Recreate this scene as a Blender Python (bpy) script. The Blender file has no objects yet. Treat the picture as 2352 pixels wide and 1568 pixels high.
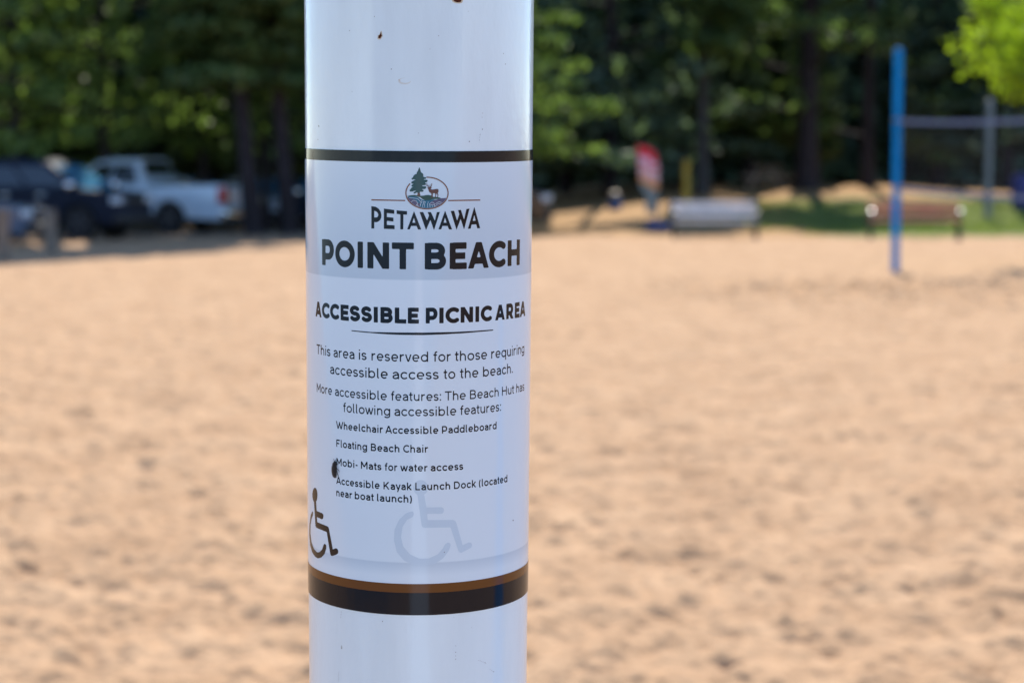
import bpy, bmesh, math, random
import numpy as np
from mathutils import Vector, Matrix

S = bpy.context.scene
COL = S.collection
rad = math.radians

# ------------------------------------------------------------------ camera
FPX, CX, CY = 70.0 / 36.0 * 2352.0, 1176.0, 784.0      # pixel units of a 2352 px wide frame
PITCH = math.atan(384.0 / FPX)
EYE = np.array([0.0, 0.0, 1.5])
cam = bpy.data.cameras.new("camera")
cam.lens = 70.0
cam.sensor_width = 36.0
cam.clip_start = 0.05
cam.clip_end = 2000.0
cam_ob = bpy.data.objects.new("camera", cam)
COL.objects.link(cam_ob)
cam_ob.location = EYE
cam_ob.rotation_euler = (math.pi / 2 - PITCH, 0, 0)
S.camera = cam_ob
cam.dof.use_dof = True
cam.dof.focus_distance = 0.978
cam.dof.aperture_fstop = 10.4
cam.dof.aperture_blades = 0

# ------------------------------------------------------------------ sky, sun, exposure
SUN_EL, SUN_AZ = rad(47.0), rad(6.0)                    # azimuth clockwise from +Y
SUN = np.array([math.sin(SUN_AZ) * math.cos(SUN_EL), math.cos(SUN_AZ) * math.cos(SUN_EL), math.sin(SUN_EL)])
W = bpy.data.worlds.new("World")
S.world = W
W.use_nodes = True
wn = W.node_tree.nodes
sky = wn.new("ShaderNodeTexSky")
sky.sky_type = 'NISHITA'
sky.sun_disc = False
sky.sun_elevation = SUN_EL
sky.sun_rotation = SUN_AZ
sky.air_density = 1.0
sky.dust_density = 0.0
sky.altitude = 2000
sky.ozone_density = 3.2
bg = wn["Background"]
bg.inputs["Strength"].default_value = 0.15
W.node_tree.links.new(sky.outputs[0], bg.inputs[0])
sl = bpy.data.lights.new("sun", 'SUN')
sl.energy = 4.0
sl.angle = rad(0.5)
sl.color = (1.0, 0.94, 0.84)
so = bpy.data.objects.new("sun", sl)
COL.objects.link(so)
so.rotation_euler = Vector(SUN).to_track_quat('Z', 'Y').to_euler()
so.location = (0, 0, 60)
S.view_settings.view_transform = 'Standard'
S.view_settings.look = 'None'
S.view_settings.gamma = 1.0
S.view_settings.exposure = 0.95
S.cycles.use_denoising = True
S.cycles.max_bounces = 8
S.cycles.sample_clamp_indirect = 6.0

# ------------------------------------------------------------------ helpers
def ray(X, Y):
    cp, sp = math.cos(PITCH), math.sin(PITCH)
    u, v = (X - CX) / FPX, (Y - CY) / FPX
    return np.array([u, cp - v * sp, -sp - v * cp])

def at(X, Y, d):
    r = ray(X, Y)
    return EYE + r * (d / r[1])

def vnoise(x, y, seed=0):
    xi = np.floor(x).astype(np.int64); yi = np.floor(y).astype(np.int64)
    fx = x - xi; fy = y - yi
    fx = fx * fx * (3 - 2 * fx); fy = fy * fy * (3 - 2 * fy)
    def h(a, b):
        n = (a * 374761393 + b * 668265263 + seed * 1442695041) & 0x7fffffff
        n = ((n ^ (n >> 13)) * 1274126177) & 0x7fffffff
        n = n ^ (n >> 16)
        return (n & 0xffff) / 65535.0
    return (h(xi, yi) * (1 - fx) + h(xi + 1, yi) * fx) * (1 - fy) + (h(xi, yi + 1) * (1 - fx) + h(xi + 1, yi + 1) * fx) * fy

def sstep(a, b, x):
    t = np.clip((x - a) / (b - a), 0, 1)
    return t * t * (3 - 2 * t)

def ground_h(x, y):
    x = np.asarray(x, float); y = np.asarray(y, float)
    bank = sstep(49, 74, y) * sstep(-3.5, 5.5, x) * (1.06 + 0.10 * (vnoise(x * .12 + 3, y * .12, 5) - .5))
    lake = -1.6 * sstep(0.0, 20.0, -(y + .8 * x + .9) * .78)
    und = 0.06 * (vnoise(x * .18 + 11, y * .18, 2) - .5) * sstep(4, 10, np.abs(y)) * (1 - sstep(60, 90, y))
    return bank + lake + und

def G(X, Y):
    r = ray(X, Y)
    t = 2.0
    for _ in range(4000):
        p = EYE + r * t
        if p[2] <= ground_h(p[0], p[1]):
            break
        t += 0.04
    return EYE + r * t

def gz(x, y):
    return float(ground_h(x, y))

def mat(name, col, rough=.6, spec=.5, metal=0., var=0., scale=8., bump=0., bscale=40., coat=0., trans=0., col2=None):
    m = bpy.data.materials.new(name); m.use_nodes = True
    nt = m.node_tree; b = nt.nodes["Principled BSDF"]
    b.inputs["Base Color"].default_value = (*col, 1)
    b.inputs["Roughness"].default_value = rough
    b.inputs["Specular IOR Level"].default_value = spec
    b.inputs["Metallic"].default_value = metal
    b.inputs["Coat Weight"].default_value = coat
    b.inputs["Coat Roughness"].default_value = .05
    tc = nt.nodes.new("ShaderNodeTexCoord")
    if var > 0 or col2:
        n = nt.nodes.new("ShaderNodeTexNoise"); n.inputs["Scale"].default_value = scale; n.inputs["Detail"].default_value = 5
        nt.links.new(tc.outputs["Object"], n.inputs["Vector"])
        r = nt.nodes.new("ShaderNodeValToRGB")
        c2 = col2 or tuple(min(1, c * (1 + var)) for c in col)
        c1 = col if col2 else tuple(c * (1 - var) for c in col)
        r.color_ramp.elements[0].position = .35; r.color_ramp.elements[0].color = (*c1, 1)
        r.color_ramp.elements[1].position = .65; r.color_ramp.elements[1].color = (*c2, 1)
        nt.links.new(n.outputs["Fac"], r.inputs["Fac"])
        nt.links.new(r.outputs["Color"], b.inputs["Base Color"])
    if bump > 0:
        n2 = nt.nodes.new("ShaderNodeTexNoise"); n2.inputs["Scale"].default_value = bscale; n2.inputs["Detail"].default_value = 4
        nt.links.new(tc.outputs["Object"], n2.inputs["Vector"])
        bp = nt.nodes.new("ShaderNodeBump"); bp.inputs["Strength"].default_value = bump; bp.inputs["Distance"].default_value = .02
        nt.links.new(n2.outputs["Fac"], bp.inputs["Height"]); nt.links.new(bp.outputs["Normal"], b.inputs["Normal"])
    return m

def link(name, me, mats, parent=None):
    o = bpy.data.objects.new(name, me)
    for m in (mats if isinstance(mats, (list, tuple)) else [mats]):
        me.materials.append(m)
    COL.objects.link(o)
    if parent: o.parent = parent
    return o

def tag(o, label=None, cat=None, group=None, kind=None):
    if label: o["label"] = label
    if cat: o["category"] = cat
    if group: o["group"] = group
    if kind: o["kind"] = kind
    return o

def thing(name, loc, label, cat, rotz=0., group=None):
    o = bpy.data.objects.new(name, None); COL.objects.link(o)
    o.empty_display_size = .2
    o.location = loc; o.rotation_euler = (0, 0, rotz)
    return tag(o, label, cat, group)

def np_mesh(name, V, F, smooth=True, fmat=None):
    """V (n,3), F: (m,k) array or list of tuples"""
    me = bpy.data.meshes.new(name)
    V = np.asarray(V, np.float32)
    if isinstance(F, np.ndarray):
        m, k = F.shape
        me.vertices.add(len(V)); me.vertices.foreach_set("co", V.ravel())
        me.loops.add(m * k); me.loops.foreach_set("vertex_index", F.astype(np.int32).ravel())
        me.polygons.add(m); me.polygons.foreach_set("loop_start", np.arange(0, m * k, k, dtype=np.int32))
        me.polygons.foreach_set("loop_total", np.full(m, k, np.int32))
    else:
        me.from_pydata(V.tolist(), [], F)
    me.polygons.foreach_set("use_smooth", np.full(len(me.polygons), smooth))
    if fmat is not None:
        me.polygons.foreach_set("material_index", np.asarray(fmat, np.int32))
    me.update(calc_edges=True); me.validate()
    return me

def bm_mesh(name, bm, smooth=False):
    bmesh.ops.recalc_face_normals(bm, faces=bm.faces)
    me = bpy.data.meshes.new(name); bm.to_mesh(me); bm.free()
    if smooth:
        me.polygons.foreach_set("use_smooth", np.full(len(me.polygons), True))
        me.set_sharp_from_angle(angle=rad(38))
    return me

def add_box(bm, c, s, rot=None, bevel=0.):
    g = bmesh.ops.create_cube(bm, size=1.0)
    M = Matrix.Translation(c) @ (rot or Matrix.Identity(4)) @ Matrix.Diagonal((*s, 1))
    bmesh.ops.transform(bm, matrix=M, verts=g['verts'])
    if bevel:
        ed = list({e for v in g['verts'] for e in v.link_edges})
        bmesh.ops.bevel(bm, geom=ed, offset=bevel, segments=2, affect='EDGES', profile=.6)

def add_cyl(bm, p0, p1, r0, r1=None, n=20, caps=True):
    p0, p1 = Vector(p0), Vector(p1); d = p1 - p0
    r1 = r0 if r1 is None else r1
    q = d.to_track_quat('Z', 'Y').to_matrix().to_4x4()
    g = bmesh.ops.create_cone(bm, cap_ends=caps, segments=n, radius1=r0, radius2=r1, depth=d.length)
    bmesh.ops.transform(bm, matrix=Matrix.Translation((p0 + p1) / 2) @ q, verts=g['verts'])

def add_tube(bm, pts, rads, n=10):
    """tapered tube through points"""
    pts = [Vector(p) for p in pts]; rings = []
    for i, p in enumerate(pts):
        d = (pts[min(i + 1, len(pts) - 1)] - pts[max(i - 1, 0)]).normalized()
        a = d.orthogonal().normalized() if i == 0 else (prev - d * prev.dot(d)).normalized()
        prev = a; b = d.cross(a)
        r = rads[i] if hasattr(rads, '__len__') else rads
        rings.append([bm.verts.new(p + (a * math.cos(t) + b * math.sin(t)) * r) for t in [2 * math.pi * k / n for k in range(n)]])
    for i in range(len(rings) - 1):
        for k in range(n):
            bm.faces.new((rings[i][k], rings[i][(k + 1) % n], rings[i + 1][(k + 1) % n], rings[i + 1][k]))
    bm.faces.new(rings[0][::-1]); bm.faces.new(rings[-1])

def lathe(bm, prof, axis='Z', n=32, c=(0, 0, 0)):
    rings = []
    for r, z in prof:
        ring = []
        for k in range(n):
            t = 2 * math.pi * k / n
            if axis == 'Z': p = (r * math.cos(t), r * math.sin(t), z)
            else: p = (r * math.cos(t), z, r * math.sin(t))
            ring.append(bm.verts.new((p[0] + c[0], p[1] + c[1], p[2] + c[2])))
        rings.append(ring)
    for i in range(len(rings) - 1):
        for k in range(n):
            bm.faces.new((rings[i][k], rings[i][(k + 1) % n], rings[i + 1][(k + 1) % n], rings[i + 1][k]))
    bm.faces.new(rings[0][::-1]); bm.faces.new(rings[-1])

# ------------------------------------------------------------------ ground: one polar sheet cut into sand, bank, car park
def sand_relief(x, y):
    h = 0.030 * (vnoise(x * .9, y * .9, 21) - .5) + 0.022 * (vnoise(x * 2.6 + 5, y * 2.6, 22) - .5)
    h += 0.038 * (vnoise(x * 5.5, y * 5.5 + 3, 23) - .5) + 0.046 * (vnoise(x * 10, y * 10, 24) - .5) + 0.030 * (vnoise(x * 23, y * 23, 25) - .5)
    # trampled hollows
    for cell, dep, sd in ((.46, .022, 31), (.19, .022, 47)):
        cx_, cy_ = np.floor(x / cell), np.floor(y / cell)
        for i in (-1, 0, 1):
            for j in (-1, 0, 1):
                a, b = cx_ + i, cy_ + j
                def hh(s):
                    n = ((a.astype(np.int64) * 73856093) ^ (b.astype(np.int64) * 19349663) ^ (s * 83492791)) & 0x7fffffff
                    n = ((n ^ (n >> 13)) * 1274126177) & 0x7fffffff
                    return ((n ^ (n >> 15)) & 0xffff) / 65535.0
                px, py = (a + hh(sd)) * cell, (b + hh(sd + 1)) * cell
                th = hh(sd + 2) * 3.14
                dx, dy = x - px, y - py
                u = dx * np.cos(th) + dy * np.sin(th); v = -dx * np.sin(th) + dy * np.cos(th)
                rr = cell * (.20 + .16 * hh(sd + 3))
                q = (u / rr) ** 2 + (v / (rr * .6)) ** 2
                k = (hh(sd + 4) > .38) * (.4 + .6 * hh(sd + 5))
                h += -dep * k * np.exp(-q * 1.1) + dep * .45 * k * np.exp(-(np.sqrt(q) - 1.55) ** 2 * 4)
    return .90 * h * (1 + 2.2 * np.exp(-((y - 25.5) / 2.8) ** 2) * sstep(.5, 3.5, x))

def build_ground():
    fan = np.concatenate([np.linspace(-180, -36, 60)[:-1], np.linspace(-36, -18, 70)[:-1], np.linspace(-18, 18, 420)[:-1], np.linspace(18, 36, 70)[:-1], np.linspace(36, 180, 60)])
    fan = fan[:-1]
    rr = [0.35, .8, 1.4, 2.0, 2.6, 3.2]
    while rr[-1] < 52: rr.append(rr[-1] * 1.0032)
    while rr[-1] < 110: rr.append(rr[-1] * 1.02)
    while rr[-1] < 900: rr.append(rr[-1] * 1.14)
    rr = np.array(rr); A = np.radians(fan)
    R, T = np.meshgrid(rr, A, indexing='ij')
    x, y = R * np.sin(T), R * np.cos(T)
    z = ground_h(x, y)
    near = (1 - sstep(47, 60, R)) * sstep(-8, -2, y)
    z = z + sand_relief(x, y) * near
    nr, na = R.shape
    V = np.stack([x.ravel(), y.ravel(), z.ravel()], 1)
    V = np.vstack([V, [[0, 0, float(z[0].mean())]]])
    idx = np.arange(nr * na).reshape(nr, na)
    a = idx[:-1]; b = idx[1:]
    F = np.stack([a.ravel(), np.roll(a, -1, 1).ravel(), np.roll(b, -1, 1).ravel(), b.ravel()], 1)[:, ::-1]
    cxm, cym = V[F].mean(1)[:, 0], V[F].mean(1)[:, 1]
    edge = 47.6 + 1.6 * (vnoise(cxm * .35, cxm * 0 + 2, 9) - .5) + .7 * (vnoise(cxm * 1.7, cym * 0, 19) - .5)
    beyond = (cym > edge) & (np.abs(cxm) < 400)
    left = beyond & (cxm < -1.2)
    bank = beyond & ~left
    sand = ~beyond
    nv = nr * na
    C_ = [(nv, idx[0, (k + 1) % na], idx[0, k]) for k in range(na)]
    def sub(name, mask, m, extra=None):
        f = F[mask]; u, inv = np.unique(f, return_inverse=True)
        f2 = inv.reshape(f.shape)
        me = np_mesh(name, V[u], f2)
        o = link(name, me, m)
        tag(o, kind='structure')
        return o
    return sub, sand, left, bank

def sand_mat():
    m = bpy.data.materials.new("sand"); m.use_nodes = True
    nt = m.node_tree; b = nt.nodes["Principled BSDF"]; L = nt.links.new
    b.inputs["Roughness"].default_value = .95; b.inputs["Specular IOR Level"].default_value = .15
    g = nt.nodes.new("ShaderNodeNewGeometry")
    n = nt.nodes.new("ShaderNodeTexNoise"); n.inputs["Scale"].default_value = 1.6; n.inputs["Detail"].default_value = 9; n.inputs["Roughness"].default_value = .72
    L(g.outputs["Position"], n.inputs["Vector"])
    r = nt.nodes.new("ShaderNodeValToRGB")
    r.color_ramp.elements[0].position = .3; r.color_ramp.elements[0].color = (.375, .226, .124, 1)
    r.color_ramp.elements[1].position = .7; r.color_ramp.elements[1].color = (.535, .348, .206, 1)
    L(n.outputs["Fac"], r.inputs["Fac"])
    n2 = nt.nodes.new("ShaderNodeTexNoise"); n2.inputs["Scale"].default_value = 160; n2.inputs["Detail"].default_value = 3
    L(g.outputs["Position"], n2.inputs["Vector"])
    mx = nt.nodes.new("ShaderNodeMix"); mx.data_type = 'RGBA'; mx.blend_type = 'MULTIPLY'; mx.inputs[0].default_value = .35
    r2 = nt.nodes.new("ShaderNodeValToRGB"); r2.color_ramp.elements[0].position = .35; r2.color_ramp.elements[0].color = (.55, .5, .45, 1); r2.color_ramp.elements[1].position = .55
    L(n2.outputs["Fac"], r2.inputs["Fac"]); L(r.outputs["Color"], mx.inputs[6]); L(r2.outputs["Color"], mx.inputs[7])
    L(mx.outputs[2], b.inputs["Base Color"])
    n3 = nt.nodes.new("ShaderNodeTexNoise"); n3.inputs["Scale"].default_value = 30; n3.inputs["Detail"].default_value = 6
    L(g.outputs["Position"], n3.inputs["Vector"])
    bp = nt.nodes.new("ShaderNodeBump"); bp.inputs["Strength"].default_value = .8; bp.inputs["Distance"].default_value = .02
    L(n3.outputs["Fac"], bp.inputs["Height"]); L(bp.outputs["Normal"], b.inputs["Normal"])
    return m

def bank_mat():
    """pine-needle litter with patches of grass"""
    m = bpy.data.materials.new("bank_ground"); m.use_nodes = True
    nt = m.node_tree; b = nt.nodes["Principled BSDF"]; L = nt.links.new
    b.inputs["Roughness"].default_value = .95; b.inputs["Specular IOR Level"].default_value = .1
    g = nt.nodes.new("ShaderNodeNewGeometry")
    def noise(sc, det=5):
        n = nt.nodes.new("ShaderNodeTexNoise"); n.inputs["Scale"].default_value = sc; n.inputs["Detail"].default_value = det
        L(g.outputs["Position"], n.inputs["Vector"]); return n
    def ramp(src, p0, c0, p1, c1):
        r = nt.nodes.new("ShaderNodeValToRGB"); e = r.color_ramp.elements
        e[0].position = p0; e[0].color = (*c0, 1); e[1].position = p1; e[1].color = (*c1, 1)
        L(src, r.inputs["Fac"]); return r
    litter = ramp(noise(3.).outputs["Fac"], .3, (.30, .175, .078), .7, (.46, .285, .14))
    grass = ramp(noise(4.).outputs["Fac"], .3, (.10, .12, .055), .7, (.25, .265, .09))
    # grass towards +x, litter near the foot of the pole side; ragged border from noise
    sx = nt.nodes.new("ShaderNodeSeparateXYZ"); L(g.outputs["Position"], sx.inputs[0])
    mr = nt.nodes.new("ShaderNodeMapRange"); mr.inputs[1].default_value = 7.2; mr.inputs[2].default_value = 10.8
    L(sx.outputs["X"], mr.inputs[0])
    mr2 = nt.nodes.new("ShaderNodeMapRange"); mr2.inputs[1].default_value = 66; mr2.inputs[2].default_value = 58
    L(sx.outputs["Y"], mr2.inputs[0])
    mu = nt.nodes.new("ShaderNodeMath"); mu.operation = 'MULTIPLY'; L(mr.outputs[0], mu.inputs[0]); L(mr2.outputs[0], mu.inputs[1])
    ad = nt.nodes.new("ShaderNodeMath"); ad.operation = 'ADD'; L(mu.outputs[0], ad.inputs[0])
    nn = noise(.55, 6); L(nn.outputs["Fac"], ad.inputs[1])
    fac = ramp(ad.outputs[0], .62, (0, 0, 0), .85, (1, 1, 1))
    mx = nt.nodes.new("ShaderNodeMix"); mx.data_type = 'RGBA'
    L(fac.outputs["Color"], mx.inputs[0]); L(litter.outputs["Color"], mx.inputs[6]); L(grass.outputs["Color"], mx.inputs[7])
    L(mx.outputs[2], b.inputs["Base Color"])
    bp = nt.nodes.new("ShaderNodeBump"); bp.inputs["Strength"].default_value = .8; bp.inputs["Distance"].default_value = .05
    L(noise(14.).outputs["Fac"], bp.inputs["Height"]); L(bp.outputs["Normal"], b.inputs["Normal"])
    return m

sub, sand_f, lot_f, bank_f = build_ground()
sub("sand_beach", sand_f, sand_mat())
sub("car_park_ground", lot_f, mat("gravel_lot", (.24, .185, .14), .95, .1, var=.25, scale=1.5, bump=.6, bscale=12))
sub("grassy_bank", bank_f, bank_mat())

def water():
    m = mat("lake_water", (.012, .04, .055), .06, .5, bump=.25, bscale=1.1)
    n = 40
    xs = np.linspace(-800, 800, n); ys = np.concatenate([np.linspace(2.5, -60, n // 2), np.linspace(-70, -880, n // 2)])
    A_, B_ = np.meshgrid(xs, ys); c_, s_ = math.cos(math.atan(.8)), math.sin(math.atan(.8))
    X, Y = A_ * c_ + B_ * s_, -A_ * s_ + B_ * c_ - .9
    V = np.stack([X.ravel(), Y.ravel(), np.full(X.size, -.13)], 1)
    i = np.arange(n * n).reshape(n, n)
    F = np.stack([i[:-1, :-1].ravel(), i[1:, :-1].ravel(), i[1:, 1:].ravel(), i[:-1, 1:].ravel()], 1)
    tag(link("lake_water", np_mesh("lake_water", V, F), m), kind='structure')
water()
def walkway(pts, w, m, zfix=None):
    b = bmesh.new(); up = []
    for i, (x, y) in enumerate(pts):
        d = Vector(pts[min(i + 1, len(pts) - 1)]) - Vector(pts[max(i - 1, 0)]); nrm = Vector((-d.y, d.x)).normalized() * w / 2
        z = gz(x, y) + .075 if zfix is None else zfix
        up.append([b.verts.new((x + nrm.x * q, y + nrm.y * q, z + t)) for q, t in ((1, 0), (-1, 0), (-1, -.2), (1, -.2))])
    for i in range(len(up) - 1):
        for k in range(4): b.faces.new((up[i][k], up[i][(k + 1) % 4], up[i + 1][(k + 1) % 4], up[i + 1][k]))
    b.faces.new(up[0]); b.faces.new(up[-1][::-1])
    tag(link("reflected_walkway", bm_mesh("reflected_walkway", b), m), kind='structure')
walkway([(1.0 + i * .6, 1.15 + .05 * i) for i in range(20)], 1.0, mat("blue_beach_matting", (.01, .17, .48), .6, var=.2, scale=20, bump=.4, bscale=90))
walkway([(.12 + .02 * i, -.5 - i * .6) for i in range(26)], 1.25, mat("unseen_white_dock", (.80, .82, .86), .6, var=.05, scale=20, bump=.4, bscale=90), .12)  # unseen white dock over the lake, added for its bright reflection down the post

# ------------------------------------------------------------------ sun gaps: points the sun reaches through the trees
GAPS = []          # (point, radius, clear distance before pruning starts)
def gap(p, r, t0=.3): GAPS.append((np.asarray(p, float), r, t0))
def gap_g(X, Y, r): gap(G(X, Y), r)

# flecks on the shaded sand and car-park edge
for X, Y, r in ((578, 561, .35), (690, 566, .55), (462, 536, .16), (385, 541, .12), (255, 568, .16), (300, 570, .2),
                (640, 563, .3), (575, 566, .4), (690, 562, .5)):
    gap_g(X, Y, r)
# sunlit reaches of bank, lawn and open sand, as outlines on the ground
LIT_AREAS = [[(46, 568), (50, 552), (66, 541), (86, 541), (101, 552), (105, 568)], [(136, 568), (142, 552), (156, 541), (188, 541), (203, 552), (209, 568)],
             [(1255, 492), (1475, 466), (1540, 462), (1540, 500), (1475, 505), (1300, 522), (1258, 524)],
             [(1738, 452), (1822, 430), (1824, 456), (1745, 482)],
             [(1834, 456), (1918, 432), (1957, 420), (2037, 423), (2178, 436), (2330, 440), (2330, 466), (2178, 467), (2037, 460), (1957, 463), (1900, 472), (1836, 482)],
             [(2190, 496), (2240, 480), (2345, 472), (2350, 515), (2290, 527), (2205, 527)],
             [(-400, 1600), (-400, 612), (0, 609), (92, 605), (206, 595), (281, 593), (337, 598), (396, 594), (471, 582), (528, 582), (580, 591), (640, 584), (697, 573), (800, 560), (1000, 552), (1225, 546),
              (1335, 538), (1475, 535), (1560, 545), (1800, 546), (2000, 541), (2200, 545), (2300, 548), (2352, 538), (2800, 540), (2800, 1600)]]
def in_poly(X, Y, pts):
    ins = np.zeros(X.shape, bool); n = len(pts)
    for i in range(n):
        (x0, y0), (x1, y1) = pts[i], pts[(i + 1) % n]
        if y0 == y1: continue
        ins ^= ((y0 > Y) != (y1 > Y)) & (X < (x1 - x0) * (Y - y0) / (y1 - y0) + x0)
    return ins
# the benches stand half in the sun
for X, Y, d in ((1580, 490, 46.), (1640, 490, 46.), (1700, 490, 46.)):
    gap(at(X, Y, d), .5)
for X, Y, d, r in ((60, 40, 53, 1.2), (120, 80, 53, 1.0), (180, 60, 53.5, .8), (240, 50, 54, .8), (30, 110, 52.5, 1.0), (20, 200, 53, .6), (150, 110, 54, .8),
                   (440, 15, 55, .7), (210, 330, 54, .5), (330, 330, 55, .4), (590, 300, 56, .35), (1290, 20, 55, 1.0), (1330, 120, 55, 1.1), (1260, 130, 55, .9), (1390, 130, 55, .9), (1280, 210, 55, .9), (1370, 215, 55, .9),
                   (1260, 300, 55, .9), (1310, 290, 55, .8), (1250, 60, 55, .8),
                   (60, 40, 57, 1.4), (130, 90, 57, 1.1), (250, 60, 57, .9), (40, 230, 57, .8), (20, 120, 57, 1.2), (440, 20, 57, .7), (620, 250, 57, .45), (200, 320, 57, .5), (470, 355, 57, .6)):
    gap(at(X, Y, d), r * 1.3, 1.0)

_g = np.random.default_rng(44)
for _ in range(17):
    X, Y = _g.uniform(-20, 290), _g.uniform(-10, 190)
    gap(at(X, Y, _g.uniform(51.5, 56)), _g.uniform(.7, 1.3), 1.2)
for _ in range(12):
    X, Y = _g.uniform(150, 700), _g.uniform(0, 350)
    gap(at(X, Y, _g.uniform(52, 56)), _g.uniform(.4, .6), 1.0)
for _ in range(90):
    X, Y = _g.uniform(1420, 2352), _g.uniform(10, 340)
    gap(at(X, Y, _g.uniform(64, 71)), _g.uniform(.4, .8), 1.2)

def prune(P):
    keep = np.ones(len(P), bool)
    for q, r, t0 in GAPS:
        d = P - q
        t = d @ SUN
        dist = np.linalg.norm(d - t[:, None] * SUN, axis=1)
        keep &= ~((t > t0) & (dist < r))
    # where does each leaf's shadow fall?
    zg = np.zeros(len(P))
    for _ in range(3):
        Q = P - SUN * ((P[:, 2] - zg) / SUN[2])[:, None]
        zg = ground_h(Q[:, 0], Q[:, 1])
    d = Q - EYE; cp, sp_ = math.cos(PITCH), math.sin(PITCH)
    zz = np.maximum(d[:, 1] * cp - d[:, 2] * sp_, .1)
    X = CX + FPX * d[:, 0] / zz; Y = CY - FPX * (d[:, 1] * sp_ + d[:, 2] * cp) / zz
    for a in LIT_AREAS: keep &= ~in_poly(X, Y, a)
    return keep

# ------------------------------------------------------------------ trees
def leaf_mat(name, c1, c2, trans=.45):
    m = bpy.data.materials.new(name); m.use_nodes = True
    nt = m.node_tree; L = nt.links.new
    for n in list(nt.nodes): nt.nodes.remove(n)
    out = nt.nodes.new("ShaderNodeOutputMaterial")
    g = nt.nodes.new("ShaderNodeNewGeometry")
    n = nt.nodes.new("ShaderNodeTexNoise"); n.inputs["Scale"].default_value = .9; n.inputs["Detail"].default_value = 3
    L(g.outputs["Position"], n.inputs["Vector"])
    ad = nt.nodes.new("ShaderNodeMath"); ad.operation = 'MULTIPLY_ADD'; ad.inputs[1].default_value = .35
    L(g.outputs["Random Per Island"], ad.inputs[0]); L(n.outputs["Fac"], ad.inputs[2])
    r = nt.nodes.new("ShaderNodeValToRGB"); e = r.color_ramp.elements
    e[0].position = .4; e[0].color = (*c1, 1); e[1].position = .95; e[1].color = (*c2, 1)
    L(ad.outputs[0], r.inputs["Fac"])
    d = nt.nodes.new("ShaderNodeBsdfDiffuse"); t = nt.nodes.new("ShaderNodeBsdfTranslucent")
    gl = nt.nodes.new("ShaderNodeBsdfGlossy"); gl.inputs["Roughness"].default_value = .45
    L(r.outputs["Color"], d.inputs["Color"])
    br = nt.nodes.new("ShaderNodeMix"); br.data_type = 'RGBA'; br.blend_type = 'MULTIPLY'; br.inputs[0].default_value = 1
    br.inputs[7].default_value = (1.1, 1.22, .72, 1)
    L(r.outputs["Color"], br.inputs[6]); L(br.outputs[2], t.inputs["Color"])
    mx = nt.nodes.new("ShaderNodeMixShader"); mx.inputs[0].default_value = trans
    L(d.outputs[0], mx.inputs[1]); L(t.outputs[0], mx.inputs[2])
    m2 = nt.nodes.new("ShaderNodeMixShader"); m2.inputs[0].default_value = .018
    L(mx.outputs[0], m2.inputs[1]); L(gl.outputs[0], m2.inputs[2])
    L(m2.outputs[0], out.inputs["Surface"])
    return m

M_PINE = leaf_mat("pine_needles", (.06, .10, .042), (.15, .215, .07))
M_HAZY = leaf_mat("hazy_needles", (.09, .142, .110), (.175, .235, .150))  # needle colour lightened and turned teal to imitate haze
M_LIGHT = leaf_mat("light_needles", (.08, .135, .036), (.21, .285, .085), .5)
M_MAPLE = leaf_mat("maple_leaves", (.17, .26, .015), (.36, .47, .03), .6)
M_BARK = mat("pine_bark", (.034, .027, .029), .9, .2, var=.4, scale=6, bump=.9, bscale=14)
M_BARK2 = mat("grey_bark", (.06, .056, .054), .9, .2, var=.3, scale=6, bump=.8, bscale=14)

def quads(P, size, rng, flat=.5, aspect=1.6):
    """leaf quads at P; flat 0..1 keeps them near horizontal"""
    n = len(P)
    nrm = rng.normal(size=(n, 3)); nrm[:, 2] = nrm[:, 2] * (1 - flat) + flat * 2.2 * np.sign(rng.normal(size=n) + 3)
    nrm /= np.linalg.norm(nrm, axis=1, keepdims=True)
    a = rng.normal(size=(n, 3)); a -= nrm * (a * nrm).sum(1, keepdims=True); a /= np.linalg.norm(a, axis=1, keepdims=True)
    b = np.cross(nrm, a)
    s = size * rng.uniform(.6, 1.35, n)[:, None]
    a = a * s * aspect * .5; b = b * s * .5
    V = np.stack([P - a, P + b * .9, P + a, P - b], 1).reshape(-1, 3)
    return V, np.arange(4 * n).reshape(n, 4)

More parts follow.
